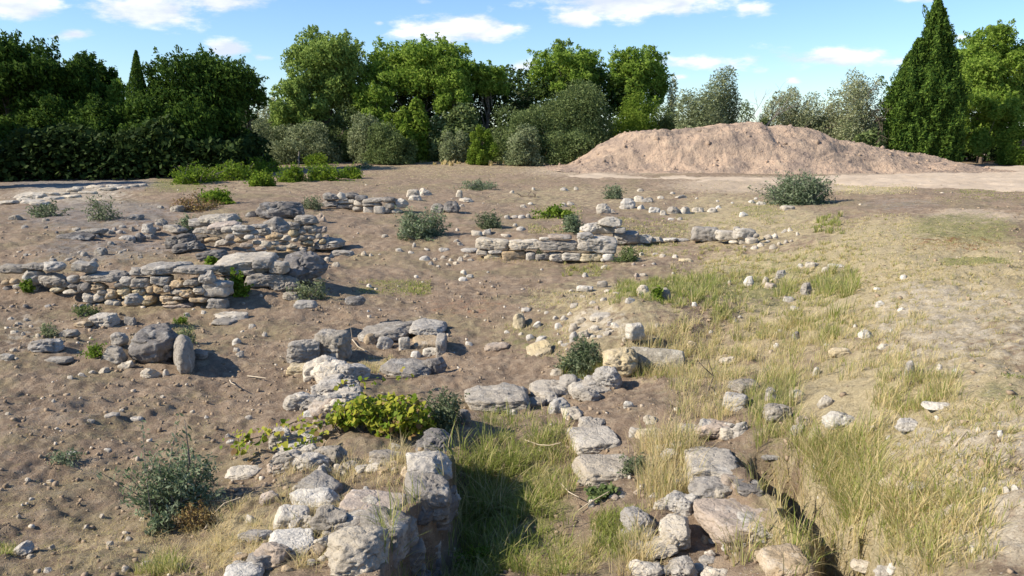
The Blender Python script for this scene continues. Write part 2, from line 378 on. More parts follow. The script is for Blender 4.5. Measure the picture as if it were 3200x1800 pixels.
# ------------------------------------------------------------------ spoil heap
def heap():
    cr = [T(2, 1500, 1215), T(2, 1700, 1200), T(2, 1800, 1135), T(2, 1950, 1055), T(2, 2080, 990), T(2, 2250, 962), T(2, 2380, 945), T(3, 0, 957), T(3, 180, 930), T(3, 340, 912), T(3, 480, 916), T(3, 590, 900), T(3, 640, 905), T(3, 690, 935),
          T(3, 860, 938), T(3, 1050, 960), T(3, 1180, 1030), T(3, 1400, 1072), T(3, 1640, 1113), T(3, 1800, 1130), T(3, 1990, 1150), T(3, 2100, 1172), T(3, 2250, 1205), T(3, 2400, 1215)]
    YB, YC = 40.0, 44.5
    xs, zs = [], []
    for p in cr:
        dx, dz = rays(*p); xs.append(dx * YC); zs.append(CAMZ + dz * YC)
    gx = np.arange(xs[0] - 1, xs[-1] + 1, .055); gy = np.arange(YB - 1.5, YC + 7, .07)
    X, Y = np.meshgrid(gx, gy)
    wob = 1.1 * fbm(X * .22, Y * .12, X * 0, 71, 3)
    zc = np.interp(X, xs, zs) + .10 * fbm(X * 1.3, X * 0, X * 0, 81, 4, .6) * np.clip((X - xs[0]) / 3, 0, 1); z0 = zt(X, Y)
    hgt = np.clip(zc - zt(X, YC + 0 * Y), 0, 9) * np.clip((X - xs[0]) / 3, 0, 1) * np.clip((xs[-1] - X) / 3, 0, 1)
    s = np.clip((Y - YB - wob) / (YC - YB - wob), 0, 1); bk = np.clip((YC + 6.5 - Y) / 5.5, 0, 1)
    # steep scarp at mid slope on the left part
    scarp = np.exp(-((X - np.interp(T(2, 2350, 0)[0], [0, 3200], [-1600 / F * 43, 1600 / F * 43])) / 4.5) ** 2)
    sm = s * s * (3 - 2 * s); st = np.clip((s - .28) / .34, 0, 1); st = st * st * (3 - 2 * st)
    sh = np.where(Y < YC, (1 - .4 * scarp) * sm + .4 * scarp * (st * .8 + .2 * sm), bk * bk * (3 - 2 * bk))
    amp = np.clip(hgt / 1.2, .1, 1) * np.clip(sh * 6, 0, 1)
    wx = X + .8 * fbm(X * .4, Y * .4, X * 0, 7, 3); wy = Y + .8 * fbm(X * .4, Y * .4, X * 0, 8, 3)
    lump = .62 * fbm(wx * .28, wy * .5, X * 0, 33, 4) + .62 * (.22 - np.abs(fbm(wx * .38 + wy * .25, wy * .95 - wx * .15, X * 0, 44, 4, .5))) + .09 * fbm(X * 1.8, Y * 2.4, X * 0, 47, 4, .6) + .05 * fbm(X * 5.5, Y * 6, X * 0, 48, 3, .6)
    Zz = z0 - .12 + .12 * np.clip(sh * 20, 0, 1) + hgt * sh + amp * lump * .75 * np.clip((1.15 - s) * 1.6 + .18, .25, 1) + .05 * fbm(X * 12, Y * 12, X * 0, 5, 2) * np.clip(sh * 20, 0, 1)
    q = grid_faces(*X.shape); q = q[(((hgt * sh).ravel()) > .012)[q].any(1)]
    xo, yo = (xs[0] + xs[-1]) / 2, YC
    used = np.unique(q); remap = np.zeros(X.size, np.int64); remap[used] = np.arange(len(used))
    v = np.stack([X - xo, Y - yo, Zz - .85], -1).reshape(-1, 3)[used]
    me = mesh("spoil_heap", v, quads=remap[q])
    m = NT("heap_soil"); co = m.obj(); n1 = m.noise(co, .45, 5, .6); n2 = m.noise(co, 2.4, 6, .65); n3 = m.noise(co, 12, 5, .65)
    c = m.mix(m.ramp(n1, .38, .62), (.475, .345, .245), (.33, .25, .185)); c = m.mix(m.ramp(n2, .5, .68, 0, .75), c, (.52, .395, .28))
    c = m.mix(m.ramp(n2, .45, .33, 0, .75), c, (.20, .15, .12)); c = m.mix(m.ramp(m.noise(co, .9, 6, .7), .5, .6, 0, .55), c, (.27, .205, .165)); c = m.mix(m.ramp(n3, .55, .72, 0, .6), c, (.16, .12, .095)); m.col(c)
    b = m.bump(n2, .8, .2); b = m.bump(n3, .9, .06, b); m.l.new(b, m.p.inputs["Normal"])
    rg = np.random.default_rng(6); iv, if_ = ico(1); nc = 800; pk = used[rg.integers(0, len(used), nc)]
    cp_ = np.stack([X - xo, Y - yo, Zz - .85], -1).reshape(-1, 3)[pk] + rg.uniform(-.04, .04, (nc, 3)) * [1, 1, .2]; cs = .025 + .11 * rg.random(nc) ** 4
    cv_ = (iv[None] * cs[:, None, None] * rg.uniform(.6, 1.3, (nc, 1, 3)) * (1 + .5 * (rg.random((nc, len(iv), 1)) - .5)) + cp_[:, None]).reshape(-1, 3)
    o = link("spoil_heap", me, None, m.m); ck = link("clods", mesh("clods", cv_, tris=(if_[None] + (np.arange(nc) * len(iv))[:, None, None]).reshape(-1, 3)), o, m.m); ck["kind"] = "stuff"; o.location = (xo, yo, .85)
    tag(o, "long heap of pinkish bare spoil earth in front of the olive trees", "earth heap")

# ------------------------------------------------------------------ stones
ICO = {}
def ico(k):
    if k not in ICO:
        bm = bmesh.new(); bmesh.ops.create_icosphere(bm, subdivisions=max(k, 1), radius=1)
        if k == 0: bm.clear(); bmesh.ops.create_cube(bm, size=1.4); bmesh.ops.triangulate(bm, faces=bm.faces[:])
        v = np.array([x.co[:] for x in bm.verts]); f = np.array([[y.index for y in x.verts] for x in bm.faces]); bm.free()
        v /= np.linalg.norm(v, axis=1)[:, None]; ICO[k] = (v, f)
    return ICO[k]
heap()
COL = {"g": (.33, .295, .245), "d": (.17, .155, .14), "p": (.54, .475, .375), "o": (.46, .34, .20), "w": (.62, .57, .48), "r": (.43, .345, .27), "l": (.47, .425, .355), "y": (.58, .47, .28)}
SHP = {"k": (8, 7, .86, .97), "s": (5, 9, .80, .95), "b": (2.8, 9, .76, .93), "a": (3.4, 13, .66, .9), "c": (2.4, 3, .8, .96), "z": (3.6, 11, .72, .95)}
def stone_mesh(name, W, D, H, shape, seed, sub):
    rg = np.random.default_rng(seed)
    v, f = ico(sub); P = v.copy(); p, nc, d0, d1 = SHP[shape]
    P /= ((np.abs(P) ** p).sum(1) ** (1 / p))[:, None]
    for i in range(nc):
        nn = rg.normal(size=3); nn[2] = nn[2] * .55 if shape in "sk" else abs(nn[2]) * .9; nn /= np.linalg.norm(nn)
        e = P @ nn; d = e.max() * rg.uniform(d0, d1); P -= np.maximum(e - d, 0)[:, None] * nn
    tp = rg.uniform(-.02, .16); k = 1 - tp * (P[:, 2] + 1) / 2
    P[:, 0] *= k; P[:, 1] *= k
    P[:, 0] += rg.uniform(-.1, .1) * P[:, 2]
    s = min(W, D, H * 1.5)
    off = rg.uniform(0, 50, 3)
    P = P * np.array([W / 2, D / 2, H / 2])
    q = P / s + off
    disp = (.6 if shape == "k" else 1.0) * np.stack([fbm(q[:, 0] * 1.7, q[:, 1] * 1.7, q[:, 2] * 2.2, 5 + j, 4, .55) for j in range(3)], -1) * s * .135
    if sub >= 4:
        r = P / max(s, .2) + off
        lay = fbm(r[:, 0] * .8, r[:, 1] * .8, r[:, 2] * 9, 61, 3, .6)
        pit = np.minimum(fbm(r[:, 0] * 6, r[:, 1] * 6, r[:, 2] * 6, 77, 3, .6) + .12, 0)
        nrm = P / (np.linalg.norm(P, axis=1)[:, None] + 1e-6)
        fr = fbm(r[:, 0] * 13, r[:, 1] * 13, r[:, 2] * 13, 83, 3, .6); rid = .25 - np.abs(fbm(r[:, 0] * 1.6, r[:, 1] * 1.6, r[:, 2] * 2.6, 88, 4, .6)); disp += nrm * ((lay * .06 + pit * .2 + fr * .035 - np.clip(rid - .17, 0, 1) * .9) * s)[:, None] * np.array([1, 1, .6])
    P += disp
    lo, hi = P.min(0), P.max(0)
    P = (P - (lo + hi) / 2) / (hi - lo) * np.array([W, D, H])
    P[:, 2] += H / 2
    return mesh(name, P, tris=f)
SEED = [100]; STN = []
CAT = {"k": ("stone_block", "stone block"), "s": ("flat_stone", "flat stone"), "b": ("boulder", "boulder"), "a": ("rock", "rock"), "c": ("cobble", "cobble"), "z": ("rock", "rock")}
rnd = random.Random(7)
def place_stone(t, x0, y0, x1, y1, shape, col, parent=None, plane=None, D=None, yaw=None, tilt=None, lift=0.0, name=None, grow=1.0):
    px0, py0 = T(t, x0, y0); px1, py1 = T(t, x1, y1); pc = (px0 + px1) / 2
    if plane is None: x, y, z = hit(pc, py1)
    else:
        dx, dz = rays(pc, py1); y = plane_y(plane, dx); x = dx * y; z = CAMZ + dz * y
    dist = y / cp * 1.0; m = dist / F
    W = (px1 - px0) * m * grow; hs = (py1 - py0) * m
    ang = math.atan2(CAMZ - z, y)
    if D is None: D = {"k": .8, "s": .85, "b": .8, "a": .8, "c": .9, "z": .8}[shape] * W
    D = max(min(D, hs * .92 / math.sin(ang) * (.8 if shape != "s" else .85)), .04)
    H = max((hs - (.85 if shape in "ks" else .6) * D * math.sin(ang)) / math.cos(ang), .22 * min(W, D), .03)
    SEED[0] += 1
    wpx = (px1 - px0) / 3.125
    sub = 3 if wpx < 12 else (4 if wpx < 26 else 5)
    if wpx < 5: sub = 2
    sink = (.18 if wpx > 16 else .35) * H if plane is None else .06 * H
    nm = name or (CAT[shape][0] if parent is None else {"k": "block", "s": "slab", "b": "boulder", "a": "rock", "c": "cobble", "z": "rock"}[shape])
    me = stone_mesh(nm, W, D, H + sink, shape, SEED[0], sub)
    o = link(nm, me, parent, MR)
    if W > .18 and y < 16: STN.append((x, y + D / 2, min(W, D * 1.3)))
    px = parent.location if parent is not None else Vector((0, 0, 0))
    if wpx <= 16 and plane is None: z -= .1 * H
    if plane is None and not lift: z = max(min(z, float(zt(np.array([x - W * .33, x + W * .33, x, x]), np.array([y + D / 2, y + D / 2, y + D * .9, y + D * .1])).min()) + .1 * H), z - .5 * H)
    o.location = Vector((x, y + D / 2, z - sink + lift)) - px
    yw = rnd.uniform(-9, 9) if yaw is None else yaw
    tl = (rnd.uniform(-4, 4), rnd.uniform(-4, 4)) if tilt is None else tilt
    o.rotation_euler = (R(tl[0]), R(tl[1]), R(yw))
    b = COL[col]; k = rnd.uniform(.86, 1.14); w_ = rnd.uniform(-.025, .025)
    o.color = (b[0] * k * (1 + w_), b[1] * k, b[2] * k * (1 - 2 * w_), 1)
    return o
def plane_y(poly, dx):
    """depth at which the vertical sheet over the ground polyline is met by a ray of slope dx"""
    best = None
    sl = [p[0] / p[1] for p in poly]
    for i in range(len(poly) - 1):
        if sl[i] <= dx <= sl[i + 1] or (i == 0 and dx < sl[0]) or (i == len(poly) - 2 and dx > sl[-1]):
            a, b = poly[i], poly[i + 1]; ex, ey = b[0] - a[0], b[1] - a[1]
            tt = (dx * a[1] - a[0]) / (ex - dx * ey + 1e-9)
            return a[1] + min(max(tt, -.4), 1.4) * ey
    return poly[0][1]
def wall(name, label, cat, foot, spec, group=None):
    poly = [hT(*f)[:3] for f in foot]
    c = poly[len(poly) // 2]; r = empty(name, c); tag(r, label, cat, group, "thing")
    for s in spec.replace("\n", ",").split(","):
        p = s.split()
        if not p: continue
        t, x0, y0, x1, y1 = int(p[0]), *map(float, p[1:5])
        kw = {"grow": 1.1}
        for e in p[7:]:
            k, v = e.split("="); kw[k] = float(v)
        place_stone(t, x0, y0, x1, y1, p[5], p[6], r, poly, **kw)
    return r

wall("rubble_wall", "long left rubble wall of rounded cobbles under flat grey capstones", "rubble wall",
     [(4, -30, 790), (4, 300, 835), (4, 640, 930), (4, 1000, 940), (4, 1500, 955), (4, 1660, 945)],
"""4 -40 605 165 700 s g,4 140 598 330 672 s g,4 280 598 430 688 b l,4 500 588 662 690 s g,4 150 655 292 768 b l,4 255 680 482 806 b g,4 475 698 562 766 c l,4 565 665 862 758 s g
4 850 705 962 786 c l,4 925 640 1055 712 b g,4 990 618 1300 715 s g D=.9,4 1250 636 1505 716 s g D=.7,4 940 704 1082 796 k g,4 1080 690 1226 776 k l,4 1222 728 1334 796 c o,4 1320 714 1452 792 c g
4 1440 660 1560 770 b g,4 1478 724 1662 866 k l,4 1498 850 1642 956 k g,4 1376 846 1512 905 s o,4 1224 782 1400 856 c g,4 0 733 62 780 c o,4 60 722 124 770 c o,4 82 758 155 806 c l,4 0 775 80 850 c d
4 188 782 258 834 c l,4 348 782 444 836 c y,4 446 798 562 846 c p,4 578 748 662 830 c d,4 652 748 758 834 c o,4 752 792 852 880 c o,4 838 778 944 856 c y,4 956 788 1054 856 c y,4 1056 778 1118 840 c o,4 1106 772 1204 840 c o
4 592 822 684 912 c p,4 662 822 748 900 c l,4 752 868 834 934 c p,4 800 880 872 938 c p,4 866 868 1000 942 c o,4 882 828 964 880 c y,4 1000 832 1118 926 a y,4 1156 836 1264 906 c o,4 1168 872 1304 930 c o,4 1046 848 1112 896 c o,4 1180 900 1400 962 s r
4 1300 790 1420 870 c o,4 1400 780 1490 850 c p,4 660 900 760 945 c g,4 560 760 600 830 c d,4 480 760 580 810 c d,4 820 745 900 800 c g,4 1190 770 1240 830 c l,4 1250 850 1340 890 c p,4 700 800 770 850 c g,4 930 850 1010 890 c o,4 180 720 250 790 c g""")
wall("rubble_wall", "tumbled wall end of big grey slabs and a dark boulder standing in for shadow", "rubble wall",
     [(4, 1560, 760), (4, 1800, 800), (4, 2150, 830), (4, 2350, 780)],  # the biggest dark boulder here stands in for shadow on the soil
"""4 1540 548 1935 690 s l D=1.1,4 1840 565 1985 660 k g,4 1530 618 1860 726 s g D=.9,4 1965 588 2092 690 k l,4 1775 658 2046 800 k g,4 1950 688 2160 830 b g,4 2010 508 2345 770 b d D=1.0,4 1800 785 1910 848 c o,4 2090 740 2200 830 a d,4 1560 700 1700 790 a g""")
wall("rubble_wall", "low rubble wall of small cream cobbles with a round grey boulder on top", "rubble wall",
     [(4, 1330, 470), (4, 1500, 500), (4, 1800, 535), (4, 2100, 530), (4, 2300, 535), (4, 2500, 530)],
"""4 1400 338 1645 408 s g,4 1360 284 1505 350 s g,4 1438 253 1672 326 s l D=.8,4 1498 318 1724 370 s r,4 1606 343 1706 398 c l,4 1686 328 1824 386 s l,4 1806 322 1926 370 s g,4 1478 418 1604 466 c o,4 1546 432 1684 496 a g,4 1350 400 1505 476 s d,4 1696 350 1804 424 c g,4 1796 368 1876 416 c g
4 1918 272 2090 408 b g,4 2072 308 2184 376 b g,4 1868 348 1964 416 b g,4 2148 253 2305 336 s g,4 2188 328 2304 372 s g,4 2272 418 2494 525 b l
4 2098 358 2180 426 c y,4 2176 363 2236 406 c p,4 2006 408 2106 460 c p,4 2128 423 2170 460 c p,4 2166 403 2240 456 c p,4 2182 438 2280 496 c y,4 1886 448 1966 506 c p,4 1956 448 2026 486 c p,4 2066 468 2156 512 c p,4 1776 403 1846 446 c l,4 1926 388 2046 446 c o,4 1836 443 1896 486 c p,4 2236 348 2316 402 c l,4 2296 388 2346 436 c l
4 2036 453 2106 486 c p,4 1796 498 1856 536 c p,4 2236 408 2296 446 c p,4 2326 428 2376 476 c y,4 1860 490 1930 530 c r,4 1940 480 2010 525 c o,4 2010 485 2080 530 c p,4 2080 505 2160 540 c o,4 2160 490 2240 535 c p,4 2230 480 2290 530 c o,4 1700 420 1790 470 c o,4 1740 460 1830 510 c r,4 1640 400 1700 450 c g,4 2290 340 2380 400 s r""")
wall("rubble_wall", "far low rubble wall of dark weathered stones behind the grey green shrub", "rubble wall",
     [(4, 2330, 215), (5, 100, 225), (5, 300, 255), (5, 520, 250)],
"""4 2352 98 2460 160 b g,4 2345 150 2462 208 b d,4 2456 95 2522 152 b l,4 2515 95 2600 140 b d,4 2456 150 2600 180 s p,4 2470 170 2600 212 b g,5 62 95 158 146 b d,5 20 135 90 160 c l,5 -20 175 82 218 c g,5 80 140 140 180 c p,5 128 148 204 200 b p
5 140 113 224 160 s d,5 192 133 334 174 s g,5 194 163 324 200 s g,5 198 193 278 254 k p,5 276 193 352 254 k l,5 326 128 434 174 b d,5 352 168 432 220 b g,5 376 213 474 254 c p,5 426 138 524 214 b l,5 340 210 390 252 c g,5 120 190 200 240 c g,5 60 180 140 225 c g""")
wall("ashlar_wall", "short wall of two courses of squared pale ashlar blocks in the middle of the pit", "stone wall",
     [(5, 1000, 585), (5, 1400, 597), (5, 2040, 607)],
"""5 1022 424 1262 520 k p D=.4,5 1262 434 1484 522 k p D=.4,5 1482 438 1778 530 k g D=.4,5 1774 408 2044 540 k p D=.5,5 1028 508 1112 560 k p D=.35,5 1112 506 1216 545 k l D=.35,5 1082 536 1218 596 k y D=.35,5 1214 512 1390 600 k o D=.35,5 1388 522 1458 600 k l D=.35,5 1452 528 1560 598 k g D=.35,5 1556 526 1660 600 k l D=.35
5 1652 526 1794 602 k p D=.35,5 1788 528 1948 604 k y D=.35,5 1956 532 2038 606 k w D=.35,5 1935 575 1972 606 c w,5 1488 420 1564 448 s w,5 1556 404 1722 446 s r,5 1770 384 1884 442 s l""")
wall("ashlar_wall", "crumbling pile of weathered blocks stepping up behind the right end of the squared block wall", "stone wall",
     [(5, 1780, 445), (5, 2040, 500), (5, 2300, 480), (5, 2560, 455)],
"""5 1798 308 2040 408 a l D=.6,5 1925 273 2094 350 b l D=.5,5 1788 368 1884 412 k y,5 2036 348 2114 396 s l,5 2026 374 2224 480 a g D=.6,5 2186 398 2314 470 a l,5 2118 458 2244 528 k o,5 2300 418 2400 466 a p,5 2395 424 2494 454 s w,5 2488 428 2580 460 s l""")
wall("block_wall", "low row of big grey blocks at the foot of the grass slope", "stone wall",
     [(6, 150, 460), (6, 400, 476), (6, 630, 478)],
"""6 158 338 342 458 k g D=.5,6 338 368 492 452 k l D=.45,6 478 348 612 446 k l D=.45,6 306 390 348 450 c d,6 498 428 558 478 k p,6 552 424 628 478 k p,6 428 446 502 478 c w,6 455 345 500 372 c l,6 600 395 640 430 c g""")

